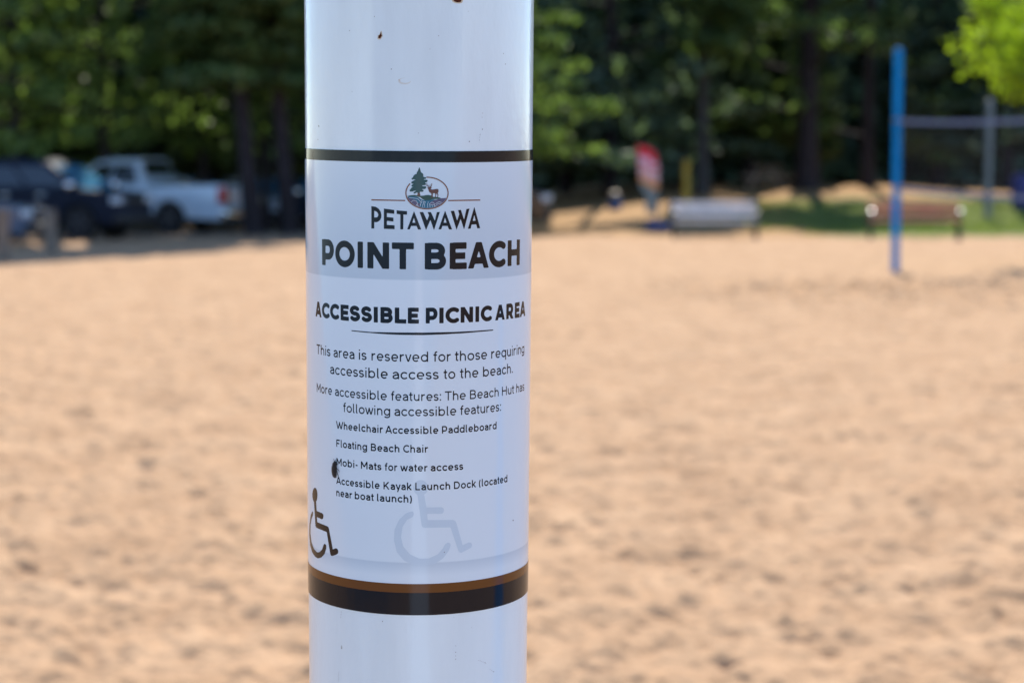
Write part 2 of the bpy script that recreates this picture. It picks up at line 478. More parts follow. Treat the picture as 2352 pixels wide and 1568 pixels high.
def pine(loc, h, r, zlo, rng, mleaf, label, lean=(0, 0), dens=1., trunk_r=.22, bark=None, leaf=.2, group="pines behind the beach", name="pine_tree", cat="tree", lo_dens=1.9):
    x0, y0 = loc; z0 = gz(x0, y0)
    root = thing(name, (x0, y0, z0 - .05), label, cat, group=group)
    bm = bmesh.new()
    zs = np.linspace(0, h, 12)
    axis = np.stack([lean[0] * zs + .12 * np.sin(zs * .5 + rng.uniform(0, 6)) * (zs / h), lean[1] * zs, zs], 1)
    add_tube(bm, axis.tolist(), [trunk_r * (1.25 if i == 0 else 1) * (1 - .85 * z / h) + .015 for i, z in enumerate(zs)], 12)
    pts = []; limbs = []
    nb = int(h * 5.2)
    for i in range(nb):
        z = zlo + (h - zlo) * ((i + rng.uniform()) / nb)
        f = (z - zlo) / (h - zlo)
        L = r * (1 - f ** 1.6) * rng.uniform(.65, 1.12) + .25
        if f < .08: L *= .75
        az = i * 2.39996 + rng.uniform(-.4, .4)
        d = np.array([math.cos(az), math.sin(az), 0])
        base = np.array([np.interp(z, zs, axis[:, 0]), np.interp(z, zs, axis[:, 1]), z])
        droop = rng.uniform(-.22, .10)
        tip = base + d * L + np.array([0, 0, L * droop + .12 * L])
        mid = base + d * L * .5 + np.array([0, 0, L * (droop * .3 + .14)])
        limbs.append((base, mid, tip, L))
        nc = max(3, int(L * 5 * dens * (lo_dens if z < 8 else 1.0)))
        for k in range(nc):
            t = rng.uniform(.18, 1.04)
            c = (base * (1 - t) ** 2 + 2 * mid * t * (1 - t) + tip * t * t)
            side = np.array([-d[1], d[0], 0]) * rng.normal() * (.16 * L * (1.15 - t * .6) + .1)
            m_ = int(rng.integers(9, 16))
            pts.append(c + side + rng.normal(size=(m_, 3)) * np.array([.24, .24, .085]))
    P = np.concatenate(pts)
    off = np.array([x0, y0, z0 - .05])
    kt = prune(np.array([l[2] for l in limbs]) + off) & prune(np.array([l[1] for l in limbs]) + off)
    for (base, mid, tip, L), ok in zip(limbs, kt):
        if ok: add_tube(bm, [base.tolist(), mid.tolist(), tip.tolist()], [.035 + .012 * L, .025 + .005 * L, .008], 5)
    keep = prune(P + off)
    P = P[keep]
    V, F = quads(P, leaf, rng, .45)
    link("trunk", bm_mesh("trunk", bm, True), bark or M_BARK, root)
    link("crown", np_mesh("crown", V, F, False), mleaf, root)
    return root

rng = np.random.default_rng(7)
def pxx(X, d): return (X - CX) / FPX * d

# two bare lower trunks in front of the parked cars
pine((pxx(585, 50.2), 50.2), 21, 3.0, 3.6, rng, M_PINE, "leaning pine trunk between the silver pickup's tailgate and the pale hatchback", lean=(-.085, 0), trunk_r=.21)
pine((pxx(668, 50.6), 50.6), 20, 3.0, 3.8, rng, M_PINE, "leaning pine trunk between the white signpost and the pale hatchback", lean=(-.085, 0), trunk_r=.20)
LEFT = [(-40, 56.5, 26, 4.6, 1.2, M_LIGHT, "pale green pine overhanging the roof of the dark SUV at the frame edge"),
        (150, 58.5, 28, 4.4, 1.4, M_PINE, "bushy pine rising straight behind the dark SUV's windshield"),
        (330, 60.0, 29, 4.4, 1.6, M_HAZY, "dark pine rising behind the silver pickup's cab"),
        (480, 62.0, 27, 4.2, 1.3, M_PINE, "pine rising behind the silver pickup's load bed"),
        (760, 60.0, 29, 4.6, 1.6, M_HAZY, "dark pine mostly hidden by the left side of the white signpost"),
        (-260, 53.0, 27, 4.8, 2.5, M_HAZY, "outermost dark pine beyond the slate blue car's nose"),
        (60, 66.0, 28, 5.0, 1.0, M_HAZY, "dark pine in the second row behind the dark SUV"),
        (420, 69.0, 28, 5.0, 1.0, M_HAZY, "dark pine in the second row behind the silver pickup"),
        (620, 68.0, 28, 5.0, 1.0, M_PINE, "pine in the second row behind the pale hatchback")]
YOUNG = []
pine((pxx(1150, 55), 55), 14, 3.6, 1.9, rng, M_LIGHT, "sunlit light green pine with layered boughs just right of the white signpost", leaf=.2, dens=.8, lo_dens=1.)
for X, d, h, r, zl, lab in ((40, 50.6, 9.5, 3.3, 2.0, "sunlit olive pine with low boughs hanging over the dark SUV's rear"), (245, 51.5, 8.5, 2.0, 2.3, "small sunlit pine between the dark SUV's windshield and the pickup's cab"),
                           (612, 54.0, 6.0, 1.2, 2.2, "small bright green sapling seen between the two leaning trunks"), (470, 55.5, 7.0, 1.5, 1.9, "small sunlit pine behind the pickup's load bed")):
    if X == 40:
        for zz in np.arange(zl + 1.9, 7.2, 1.0):
            for dx in np.arange(-r * .7, r * .71, .9): gap((pxx(X, d) + dx, d - .3, zz), .75, 3.2)
    elif X == 612: gap((pxx(X, d), d - .3, zl + 1.1), .5, 2.2)
    YOUNG.append((X, d, h, r, zl, lab))
for X, d, h, r, zl, m, lab in LEFT:
    pine((pxx(X, d), d), h, r, zl, rng, m, lab, leaf=.24)
for X, d, h, r, zl, lab in YOUNG:
    pine((pxx(X, d), d), h, r, zl, rng, M_LIGHT, lab, leaf=.2, dens=.75, trunk_r=.12, lo_dens=1.)
RIGHT = [(1400, 68, 18, 4.4, 1.6, M_HAZY, "dark blue-green pine standing behind the red feather banner"),
         (1560, 71, 19, 4.2, 2.0, M_HAZY, "dark pine standing behind the yellow post"),
         (1720, 74, 20, 4.5, 2.0, M_PINE, "pine standing between the pale grey trunk and the thick dark trunk"),
         (1990, 72, 19, 4.6, 1.8, M_PINE, "pine standing directly behind the blue volleyball post"),
         (2150, 76, 19, 4.6, 1.6, M_HAZY, "dark pine standing behind the volleyball net"),
         (2310, 70, 19, 4.4, 1.8, M_HAZY, "dark pine standing behind the grey steel post"),
         (2480, 74, 20, 4.6, 1.6, M_HAZY, "outermost dark pine behind the volleyball net, past the blue barrel"),
         (1300, 78, 20, 4.6, 1.2, M_HAZY, "dark pine in the second row behind the layered light green pine"),
         (1480, 82, 20, 4.8, 1.2, M_HAZY, "dark pine in the second row behind the feather banner"),
         (1860, 84, 20, 4.8, 1.2, M_HAZY, "dark pine in the second row behind the thick dark trunk"),
         (2080, 86, 20, 4.8, 1.2, M_HAZY, "dark pine in the second row behind the blue volleyball post")]
for X, d, h, r, zl, m, lab in RIGHT:
    pine((pxx(X, d), d), h, r, zl - .7, rng, m, lab, leaf=.26)
pine((pxx(1852, 69.5), 69.5), 21, 4.4, 2.4, rng, M_PINE, "thick dark trunked pine standing on top of the sandy bank", trunk_r=.36, leaf=.24)
pine((pxx(1612, 67), 67), 19, 3.2, 4.2, rng, M_PINE, "slim pale grey trunked pine beside the yellow post", trunk_r=.2, bark=M_BARK2, leaf=.24)

def maple():
    x0, y0 = 10.3, 33.2; z0 = gz(x0, y0)
    root = thing("maple_tree", (x0, y0, z0 - .05), "young maple with bright yellow-green leaves hanging above the volleyball net", "tree")
    bm = bmesh.new()
    add_tube(bm, [(0, 0, 0), (.05, 0, 1.2), (0, .05, 2.4), (-.05, 0, 4.6), (0, 0, 6.6)], [.13, .11, .10, .06, .02], 12)
    r2 = np.random.default_rng(12)
    pts = []
    for i in range(44):
        az = i * 2.4; z = 2.1 + 4.2 * i / 44
        L = (2.9 if z < 4.6 else 2.9 - (z - 4.6) * 1.1) * r2.uniform(.75, 1.1)
        d = np.array([math.cos(az), math.sin(az), 0])
        b0 = np.array([0, 0, z]); tip = b0 + d * L + np.array([0, 0, .55 * L * r2.uniform(-.1, .7)])
        if i % 3 == 0: tip[2] = b0[2] + .55
        mid = (b0 + tip) / 2 + np.array([0, 0, .2])
        add_tube(bm, [b0.tolist(), mid.tolist(), tip.tolist()], [.04, .025, .007], 5)
        for k in range(int(L * 6)):
            t = r2.uniform(.3, 1.05)
            c = b0 * (1 - t) ** 2 + 2 * mid * t * (1 - t) + tip * t * t
            pts.append(c + r2.normal(size=(1, 3)) * .16 + r2.normal(size=(12, 3)) * np.array([.15, .15, .13]))
    # a bough that reaches out over the net towards the blue post
    for tip in ((-2.75, -.2, 4.35), (-2.6, .3, 3.75), (-2.25, -.5, 3.35), (-2.0, .1, 3.0), (-2.4, .5, 4.0), (-1.6, 0, 2.85)):
        b0 = np.array([0, 0, 2.6]); tip = np.array(tip); mid = (b0 + tip) / 2 + np.array([0, 0, .45])
        add_tube(bm, [b0.tolist(), mid.tolist(), tip.tolist()], [.04, .025, .007], 5)
        for k in range(20):
            t = r2.uniform(.45, 1.03)
            c = b0 * (1 - t) ** 2 + 2 * mid * t * (1 - t) + tip * t * t
            pts.append(c + r2.normal(size=(1, 3)) * .1 + r2.normal(size=(12, 3)) * np.array([.12, .12, .1]))
    P = np.concatenate(pts)
    P = P[(P[:, 2] > 2.72) | (np.hypot(P[:, 0], P[:, 1]) < .5)]
    P = P[vnoise(P[:, 0] * 1.5 + P[:, 1] * .6, P[:, 2] * 1.9 + P[:, 1] * .7, 61) > .36]
    V, F = quads(P, .12, r2, .3, 1.2)
    link("trunk", bm_mesh("trunk", bm, True), M_BARK2, root)
    link("crown", np_mesh("crown", V, F, False), M_MAPLE, root)
maple()

def far_woods(name, n, fx, fy, top, size, seed, m):
    r2 = np.random.default_rng(seed)
    x = r2.uniform(*fx, n); y = r2.uniform(*fy, n)
    hmax = top * (.75 + .5 * vnoise(x * .12, y * .05, seed))
    z = r2.uniform(0, 1, n) ** .85 * hmax + ground_h(x, y)
    P = np.stack([x, y, z], 1)
    V, F = quads(P, size, r2, .15, 1.3)
    tag(link(name, np_mesh(name, V, F, False), m), "dense dark woods closing the view behind the separate pines", "woods", kind='stuff')
far_woods("distant_woods", 100000, (-48, 52), (94, 107), 16, .95, 3, M_HAZY)
far_woods("far_shore_woods", 9000, (-520, 520), (-560, -520), 26, 6.0, 4, M_HAZY)
bpy.data.objects["far_shore_woods"]["label"] = "low wooded shore far across the lake"
bpy.data.objects["far_shore_woods"]["category"] = "woods"

def grass_tufts():
    r2 = np.random.default_rng(5)
    n = 26000
    x = r2.uniform(6.2, 19, n); y = r2.uniform(48.6, 63, n)
    k = (vnoise(x * .55, y * .55, 77) + sstep(6, 9.5, x) * .5) > .62
    x, y = x[k], y[k]; n = len(x); z = ground_h(x, y)
    a = r2.uniform(0, 6.28, n); h = r2.uniform(.06, .16, n); w = .012
    t = np.stack([np.cos(a), np.sin(a), 0 * a], 1); ln = r2.normal(size=(n, 3)) * .05; ln[:, 2] = 0
    B = np.stack([x, y, z - .01], 1)
    V = np.stack([B - t * w, B + t * w, B + ln + np.stack([0 * a, 0 * a, h], 1)], 1).reshape(-1, 3)
    tag(link("lawn_grass", np_mesh("lawn_grass", V, np.arange(3 * n).reshape(n, 3), False), leaf_mat("grass_blades", (.10, .14, .04), (.26, .30, .07))),
        "rough green grass growing on the bank behind the brown bench", "grass", kind='stuff')
grass_tufts()

# ------------------------------------------------------------------ vehicles
M_TYRE = mat("tyre_rubber", (.02, .02, .021), .8, .3, bump=.3, bscale=60)
M_RIM = mat("alloy_rim", (.10, .10, .11), .35, .5, metal=.6, var=.1)
M_GLASS = mat("car_glass", (.012, .016, .02), .03, .9, coat=.6)
M_CHROME = mat("chrome", (.85, .86, .88), .12, .5, metal=1.0)
M_SHIELD = mat("windshield_painted_sky", (.06, .20, .33), .03, .9, coat=.6)  # blue base colour imitates sky reflected in the glass
M_LAMP = mat("headlamp_glass", (.42, .46, .52), .08, .8, coat=1.0)
M_RED = mat("tail_lamp_red", (.45, .012, .015), .15, .6, coat=.8)
M_TRIM = mat("black_trim", (.02, .02, .022), .55, .4)

def prism(bm, prof, ywid):
    """close a side profile [(x,z)] to a body; ywid(x,z) gives half width"""
    A = [bm.verts.new((x, -ywid(x, z), z)) for x, z in prof]
    B = [bm.verts.new((x, ywid(x, z), z)) for x, z in prof]
    n = len(prof)
    bm.faces.new(A); bm.faces.new(B[::-1])
    for i in range(n):
        bm.faces.new((A[i], B[i], B[(i + 1) % n], A[(i + 1) % n]))

def arch(cx_, cz, r, n=10):
    return [(cx_ - r * math.cos(math.pi * i / n), cz + r * math.sin(math.pi * i / n)) for i in range(n + 1)]

def panel(name, pts, nrm, th, m, parent):
    bm = bmesh.new(); nrm = Vector(nrm).normalized()
    a = [bm.verts.new(Vector(p) + nrm * .003) for p in pts]; b = [bm.verts.new(Vector(p) + nrm * (th + .003)) for p in pts]
    bm.faces.new(a); bm.faces.new(b[::-1]); n = len(pts)
    for i in range(n): bm.faces.new((a[i], b[i], b[(i + 1) % n], a[(i + 1) % n]))
    return link(name, bm_mesh(name, bm), m, parent)

def car(name, loc, yaw, label, cat, kind, paint, group="parked cars", L=4.9, Wd=1.95):
    root = thing(name, loc, label, cat, yaw, group)
    hw = Wd / 2; fx = L / 2
    wr = .40 if kind != 'sedan' else .33
    ar = wr + .06
    fa, ra = fx - .95, -fx + (1.05 if kind != 'pickup' else 1.5)
    zb = .34 if kind != 'sedan' else .22
    belt = {'suv': 1.16, 'pickup': 1.20, 'sedan': .93}[kind]
    hood = belt - .04
    prof = [(-fx + .05, zb + .12)] + [(-fx + .12, zb)] + arch(ra, wr * .95, ar) + arch(fa, wr * .95, ar) + [(fx - .15, zb), (fx - .03, zb + .15)]
    prof += [(fx, .72 * belt), (fx - .06, hood - .10), (fx - .28, hood - .02)]
    if kind == 'suv':
        gh = [(fx - .80, hood), (fx - 1.75, 1.74), (fx - 2.25, 1.85), (-fx + .75, 1.84), (-fx + .28, 1.74), (-fx + .06, belt)]
        prof += [(fx - .80, hood + .03), (-fx + .05, belt + .02), (-fx - .02, belt - .3)]
    elif kind == 'pickup':
        gh = [(fx - 1.5, hood), (fx - 2.25, 1.83), (fx - 2.7, 1.92), (fx - 3.5, 1.90), (fx - 3.72, belt)]
        prof += [(fx - 1.5, hood + .03), (fx - 3.75, belt), (-fx + .02, belt + .05), (-fx, belt - .3)]
    else:
        gh = [(fx - 1.3, hood), (fx - 2.1, 1.40), (fx - 2.6, 1.46), (-fx + 1.3, 1.42), (-fx + .5, belt + .03)]
        prof += [(fx - 1.3, hood + .03), (-fx + .5, belt + .06), (-fx + .03, belt), (-fx, belt - .3)]
    zt = max(z for x, z in gh)
    def yw(x, z):
        e = max(0, abs(x) - (fx - .55)) / .55
        return hw * (1 - .10 * e * e) - max(0, .5 - z) * .12
    def yg(x, z): return hw * (.96 - .20 * (z - belt) / (zt - belt))
    bm = bmesh.new()
    prism(bm, prof, yw)
    bm2 = bmesh.new(); prism(bm2, gh, yg)
    for b_, off in ((bm, .045), (bm2, .05)):
        bmesh.ops.recalc_face_normals(b_, faces=b_.faces)
        ed = [e for e in b_.edges if len(e.link_faces) == 2 and any(len(f.verts) > 4 for f in e.link_faces)]
        bmesh.ops.bevel(b_, geom=ed, offset=off, segments=3, affect='EDGES', profile=.5, clamp_overlap=True)
        me_ = bpy.data.meshes.new("t")
        b_.to_mesh(me_)
        if b_ is bm2: bm.from_mesh(me_)
        bpy.data.meshes.remove(me_)
    bm2.free()
    if kind == 'pickup':      # open load bed liner set on the deck
        pass
    link("body", bm_mesh("body", bm, True), paint, root)
    if kind == 'pickup':
        b = bmesh.new(); add_box(b, ((-fx + (fx - 3.75)) / 2, 0, belt + .04), ((fx - 3.75) + fx - .25, Wd - .3, .05))
        link("bed_liner", bm_mesh("bed_liner", b), M_TRIM, root)
    # glass
    def edge(i, t): return (gh[i][0] * (1 - t) + gh[i + 1][0] * t, gh[i][1] * (1 - t) + gh[i + 1][1] * t)
    def scr(nm, p, q, inx):
        n = Vector((p[1] - q[1], 0, q[0] - p[0])); n = n if n.z > 0 else -n
        pp = [(p[0], -yg(*p) + inx, p[1]), (p[0], yg(*p) - inx, p[1]), (q[0], yg(*q) - inx, q[1]), (q[0], -yg(*q) + inx, q[1])]
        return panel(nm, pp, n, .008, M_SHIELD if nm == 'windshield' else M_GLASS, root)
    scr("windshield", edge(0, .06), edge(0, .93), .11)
    k = len(gh) - 2
    scr("rear_window", edge(k, .08), edge(k, .62), .14)
    xs0, xs1 = gh[0][0] - .30, gh[-1][0] + .28
    top = zt - .17; bot = belt + .07
    def xfront(z): return np.interp(z, [gh[0][1], gh[1][1], 9], [gh[0][0], gh[1][0], gh[1][0]]) - .16
    def xrear(z): return np.interp(z, [gh[-1][1], gh[-2][1], 9], [gh[-1][0], gh[-2][0], gh[-2][0]]) + .16
    nwin = 2 if kind != 'suv' else 3
    for s in (-1, 1):
        cuts = np.linspace(0, 1, nwin + 1)
        for w_ in range(nwin):
            a0, a1 = cuts[w_] + .015, cuts[w_ + 1] - .015
            def xx(a, z): return xfront(z) * (1 - a) + xrear(z) * a
            pts = [(xx(a0, bot), bot), (xx(a1, bot), bot), (xx(a1, top), top), (xx(a0, top), top)]
            p3 = [(x, s * yg(x, z), z) for x, z in pts]
            panel("side_window", p3, (0, s, .35), .006, M_GLASS, root)
    # wheels
    for wx in (fa, ra):
        for s in (-1, 1):
            b = bmesh.new()
            lathe(b, [(wr * .62, -.115), (wr * .9, -.12), (wr * .98, -.09), (wr, 0), (wr * .98, .09), (wr * .9, .12), (wr * .62, .115)], 'Y', 32)
            w = link("wheel", bm_mesh("wheel", b, True), M_TYRE, root)
            w.location = (wx, s * (hw - .13), wr)
            b = bmesh.new()
            lathe(b, [(.02, s * .10), (wr * .10, s * .115), (wr * .12, s * .105), (wr * .60, s * .09), (wr * .66, s * .118), (wr * .66, s * .05)], 'Y', 28)
            for q in range(5):
                t = 2 * math.pi * q / 5
                add_box(b, (math.cos(t) * wr * .36, s * .108, math.sin(t) * wr * .36), (wr * .5, .03, wr * .16), Matrix.Rotation(-t, 4, 'Y'))
            link("rim", bm_mesh("rim", b, True), M_RIM, w)
    # lamps, grille, bumpers, mirrors, handles
    zl_ = belt - .24
    for s in (-1, 1):
        b = bmesh.new(); add_box(b, (fx - .10, s * (hw - .28), zl_), (.26, .42, .17), Matrix.Rotation(-s * .18, 4, 'Z'), .03)
        link("headlight", bm_mesh("headlight", b, True), M_LAMP, root)
        b = bmesh.new(); add_box(b, (-fx + .06, s * (hw - .16), belt - .22), (.2, .26 if kind != 'sedan' else .4, .42 if kind != 'sedan' else .18), None, .03)
        link("taillight", bm_mesh("taillight", b, True), M_RED, root)
        b = bmesh.new(); bmesh.ops.create_icosphere(b, subdivisions=3, radius=1.0)
        bmesh.ops.transform(b, matrix=Matrix.Translation((gh[0][0] - .28, s * (hw + .13), belt + .10)) @ Matrix.Diagonal((.10, .15, .12, 1)), verts=b.verts)
        link("side_mirror", bm_mesh("side_mirror", b, True), M_CHROME, root)
        for hx in (gh[0][0] - 1.05, gh[0][0] - 1.95):
            b = bmesh.new(); add_box(b, (hx, s * (hw + .005), belt - .13), (.2, .03, .035), None, .01)
            link("door_handle", bm_mesh("door_handle", b, True), M_CHROME, root)
    b = bmesh.new(); add_box(b, (fx - .02, 0, zl_ - .02), (.08, Wd - 1.0, .26), None, .02)
    for q in range(3): add_box(b, (fx + .025, 0, zl_ - .09 + .075 * q), (.03, Wd - 1.06, .022))
    link("grille", bm_mesh("grille", b, True), M_TRIM, root)
    for e, nm in ((1, "front_bumper"), (-1, "rear_bumper")):
        b = bmesh.new(); add_box(b, (e * (fx - .02), 0, zb + .16), (.22, Wd - .12, .2), None, .05)
        link(nm, bm_mesh(nm, b, True), M_TRIM if kind != 'pickup' else M_CHROME, root)
    return root

def paint(name, c, metal=.3): return mat(name, c, .25, .5, metal=metal, coat=1.0, var=.04, scale=3)
P_NAVY = mat("navy_paint", (.010, .015, .030), .6, .18, coat=0.); P_SILVER = paint("silver_paint", (.50, .61, .72), .0); P_WHITE = paint("white_paint", (.55, .58, .62), .1)
P_BLUE = paint("blue_paint", (.02, .05, .12)); P_PALE = paint("slate_blue_paint", (.07, .11, .18), .0); P_BLACK = paint("black_paint", (.012, .012, .014))
def place(X, d): return (pxx(X, d), d, gz(pxx(X, d), d))
car("parked_suv", place(100, 46.2), rad(-15), "dark navy SUV parked side-on behind the wooden posts", "car", 'suv', P_NAVY, L=4.7)
car("parked_pickup", place(314, 52.0), rad(163), "silver pickup truck with red tail lamp parked beyond the dark navy SUV", "pickup truck", 'pickup', P_SILVER, L=5.9, Wd=2.05)
car("parked_car", place(-165, 41.6), rad(2), "slate blue car with only its nose showing at the frame edge beside a wooden post", "car", 'sedan', P_PALE, L=4.6, Wd=1.85)
car("parked_car", place(452, 58.5), rad(-24), "silver hatchback hidden up to its windshield behind the pickup's load bed", "car", 'sedan', P_SILVER, L=4.3, Wd=1.8)
car("parked_car", place(600, 58.5), rad(-58), "pale hatchback with windshield coloured like reflected sky parked behind the two leaning pine trunks", "car", 'sedan', P_WHITE, L=4.4, Wd=1.8)
car("parked_car", place(735, 57.5), rad(-60), "dark blue car half hidden by the white signpost", "car", 'sedan', P_BLUE, L=4.5, Wd=1.8)
car("parked_suv", place(1040, 50.5), rad(6), "black SUV almost wholly hidden behind the white signpost, only its nose showing", "car", 'suv', P_BLACK, L=4.7)

# ------------------------------------------------------------------ timber posts at the car park edge
M_WOOD = mat("weathered_timber", (.20, .165, .135), .85, .2, var=.3, scale=10, bump=.5, bscale=30)
def timber_post(X, Y, wpx, hgt, label):
    p = G(X, Y)
    root = thing("timber_post", (p[0], p[1], p[2] - .06), label, "post", group="timber posts along the car park edge")
    b = bmesh.new(); add_box(b, (0, 0, hgt / 2), (wpx, wpx, hgt), None, .02)
    link("shaft", bm_mesh("shaft", b), M_WOOD, root)
    b = bmesh.new()
    add_box(b, (0, 0, hgt + .03), (wpx * .96, wpx * .96, .05), None, .022)
    link("post_top", bm_mesh("post_top", b), M_WOOD, root)
timber_post(8, 604, .19, .92, "weathered timber post cut by the frame edge, the nearer of two")
timber_post(118, 585, .19, .86, "weathered timber post standing in front of the dark navy SUV")
# ------------------------------------------------------------------ benches
M_GREYW = mat("grey_bench_planks", (.70, .67, .66), .8, .3, var=.12, scale=7, bump=.3, bscale=25)
M_BROWNW = mat("brown_bench_planks", (.62, .26, .15), .6, .4, var=.2, scale=7, bump=.3, bscale=25)
M_IRON = mat("black_iron", (.022, .024, .025), .5, .5)
M_STEELTOP = mat("worn_steel", (.45, .44, .43), .36, .5, metal=1.0)
def bench(loc, rotz, Lh, mplank, label, slats, zseat=.44, ztop=.88, marm=None):
    root = thing("park_bench", loc, label, "bench", rotz, "benches at the edge of the sand")
    # local: sitter looks to -y (towards the camera)
    b = bmesh.new()
    for i in range(4): add_box(b, (0, -.36 + .105 * i, zseat), (Lh * 2, .09, .045), None, .008)
    link("seat", bm_mesh("seat", b), mplank, root)
    b = bmesh.new()
    dz = (ztop - zseat - .07) / slats
    for i in range(slats):
        z = zseat + .10 + dz * (i + .5)
        add_box(b, (0, .04 + (z - zseat) * .22, z), (Lh * 2, .04, dz - .03), Matrix.Rotation(-.22, 4, 'X'), .008)
    link("backrest", bm_mesh("backrest", b), mplank, root)
    for s in (-1, 1):
        b = bmesh.new()
        x = s * (Lh - .02)
        add_box(b, (x, -.30, zseat / 2 - .03), (.06, .07, zseat + .06), None, .01)
        add_box(b, (x, .04, zseat / 2 - .03), (.06, .07, zseat + .06), None, .01)
        add_box(b, (x, -.13, zseat - .05), (.06, .42, .05), None, .01)
        add_box(b, (x, .09 + .02, (zseat + ztop) / 2), (.06, .05, ztop - zseat), Matrix.Rotation(-.22, 4, 'X'), .01)
        add_box(b, (x, -.30, zseat + .11), (.05, .05, .22), None, .01)
        link("leg_frame", bm_mesh("leg_frame", b), M_IRON, root)
        b = bmesh.new()
        # armrest: bent strap, front end rolled down
        prof = [(.06, .245), (-.14, .245), (-.26, .238), (-.32, .222), (-.365, .19), (-.385, .15)]
        vs = []
        for (y, z) in prof:
            vs.append([b.verts.new((x + q * .035, y, zseat + z + t)) for q, t in ((-1, 0), (1, 0), (1, -.02), (-1, -.02))])
        for i in range(len(vs) - 1):
            for k in range(4): b.faces.new((vs[i][k], vs[i][(k + 1) % 4], vs[i + 1][(k + 1) % 4], vs[i + 1][k]))
        b.faces.new(vs[0]); b.faces.new(vs[-1][::-1])
        link("armrest", bm_mesh("armrest", b, True), marm, root)
p = G(1640, 547); bench((p[0], p[1], p[2]), rad(2), .98, M_GREYW, "pale grey plank bench standing at the sand edge beside the feather banner", 3, .40, .84, M_IRON)
p = G(2098, 549); bench((p[0], p[1], p[2]), rad(-2), 1.04, M_BROWNW, "reddish brown plank bench standing behind the blue volleyball post", 3, .44, .86, M_STEELTOP)

# ------------------------------------------------------------------ feather banner, yellow post, barrels, far picnic table
def banner():
    p = G(1505, 527)
    d = p[1]; k = d / FPX
    root = thing("feather_banner", tuple(p), "red and orange feather banner on a bent pole with a blue weight bag", "banner")
    zof = lambda Y: 1.5 - (Y - 400) * k - p[2]
    xof = lambda X: pxx(X, d) - p[0]
    b = bmesh.new()
    add_tube(b, [(xof(1502), 0, 0), (xof(1503), 0, zof(500)), (xof(1512), 0, zof(430)), (xof(1514), 0, zof(380)), (xof(1505), 0, zof(350)), (xof(1482), 0, zof(336)), (xof(1458), 0, zof(334))], [.03, .028, .022, .018, .014, .01, .008], 8)
    link("pole", bm_mesh("pole", b, True), mat("banner_pole", (.10, .11, .11), .4), root)
    out = [(1510, 488), (1511, 440), (1511, 385), (1504, 352), (1485, 338), (1462, 335), (1464, 365), (1467, 400), (1470, 434), (1482, 440), (1483, 488)]
    b = bmesh.new()
    def yy(x, z): return .03 * math.sin(z * 6 + x * 5)
    A = [b.verts.new((xof(X), yy(xof(X), zof(Y)) - .004, zof(Y))) for X, Y in out]
    f = b.faces.new(A)
    r = bmesh.ops.extrude_face_region(b, geom=[f])
    bmesh.ops.translate(b, vec=(0, .008, 0), verts=[v for v in r['geom'] if isinstance(v, bmesh.types.BMVert)])
    m = bpy.data.materials.new("banner_print"); m.use_nodes = True
    nt = m.node_tree; Ln = nt.links.new; bs = nt.nodes["Principled BSDF"]; bs.inputs["Roughness"].default_value = .7
    tc = nt.nodes.new("ShaderNodeTexCoord"); sx = nt.nodes.new("ShaderNodeSeparateXYZ"); Ln(tc.outputs["Object"], sx.inputs[0])
    nz = nt.nodes.new("ShaderNodeTexNoise"); nz.inputs["Scale"].default_value = 4.5; Ln(tc.outputs["Object"], nz.inputs["Vector"])
    ma = nt.nodes.new("ShaderNodeMath"); ma.operation = 'MULTIPLY_ADD'; ma.inputs[1].default_value = .35; Ln(nz.outputs["Fac"], ma.inputs[0])
    sk = nt.nodes.new("ShaderNodeMath"); sk.operation = 'MULTIPLY_ADD'; sk.inputs[1].default_value = .45; Ln(sx.outputs["X"], sk.inputs[0]); Ln(sx.outputs["Z"], sk.inputs[2])
    Ln(sk.outputs[0], ma.inputs[2])
    mr = nt.nodes.new("ShaderNodeMapRange"); mr.inputs[1].default_value = zof(475) + .17; mr.inputs[2].default_value = zof(338) + .17; Ln(ma.outputs[0], mr.inputs[0])
    rp = nt.nodes.new("ShaderNodeValToRGB"); rp.color_ramp.interpolation = 'CONSTANT'; e = rp.color_ramp.elements
    e[0].position = 0; e[0].color = (.20, .24, .24, 1); e[1].position = .30; e[1].color = (.70, .26, .03, 1)
    for pos, c in ((.42, (.72, .42, .42)), (.60, (.70, .12, .15)), (.66, (.72, .45, .55)), (.74, (.66, .012, .03))):
        q = e.new(pos); q.color = (*c, 1)
    Ln(mr.outputs[0], rp.inputs["Fac"]); Ln(rp.outputs["Color"], bs.inputs["Base Color"])
    link("banner_cloth", bm_mesh("banner_cloth", b), m, root)
    b = bmesh.new()
    add_box(b, (.06, -.05, .09), (.62, .34, .18), None, .06)
    add_cyl(b, (.0, -.05, .14), (.0, -.05, .26), .05, .04, 12)
    link("weight_bag", bm_mesh("weight_bag", b, True), mat("blue_vinyl", (.01, .045, .22), .45), root)
banner()

def yellow_post():
    d = 57.0; x = pxx(1575, d); z = gz(x, d); h = 1.5 + 32 * d / FPX - z
    root = thing("yellow_post", (x, d, z - .05), "faded yellow painted post standing behind the grey bench", "post")
    b = bmesh.new(); add_cyl(b, (0, 0, 0), (0, 0, h), .10, .10, 20)
    link("shaft", bm_mesh("shaft", b, True), mat("yellow_paint", (.42, .27, .02), .6, var=.2), root)
    b = bmesh.new(); lathe(b, [(.104, h - .04), (.104, h), (.08, h + .05), (.03, h + .08)], 'Z', 20)
    link("cap", bm_mesh("cap", b, True), mat("yellow_cap", (.36, .22, .02), .6), root)
yellow_post()

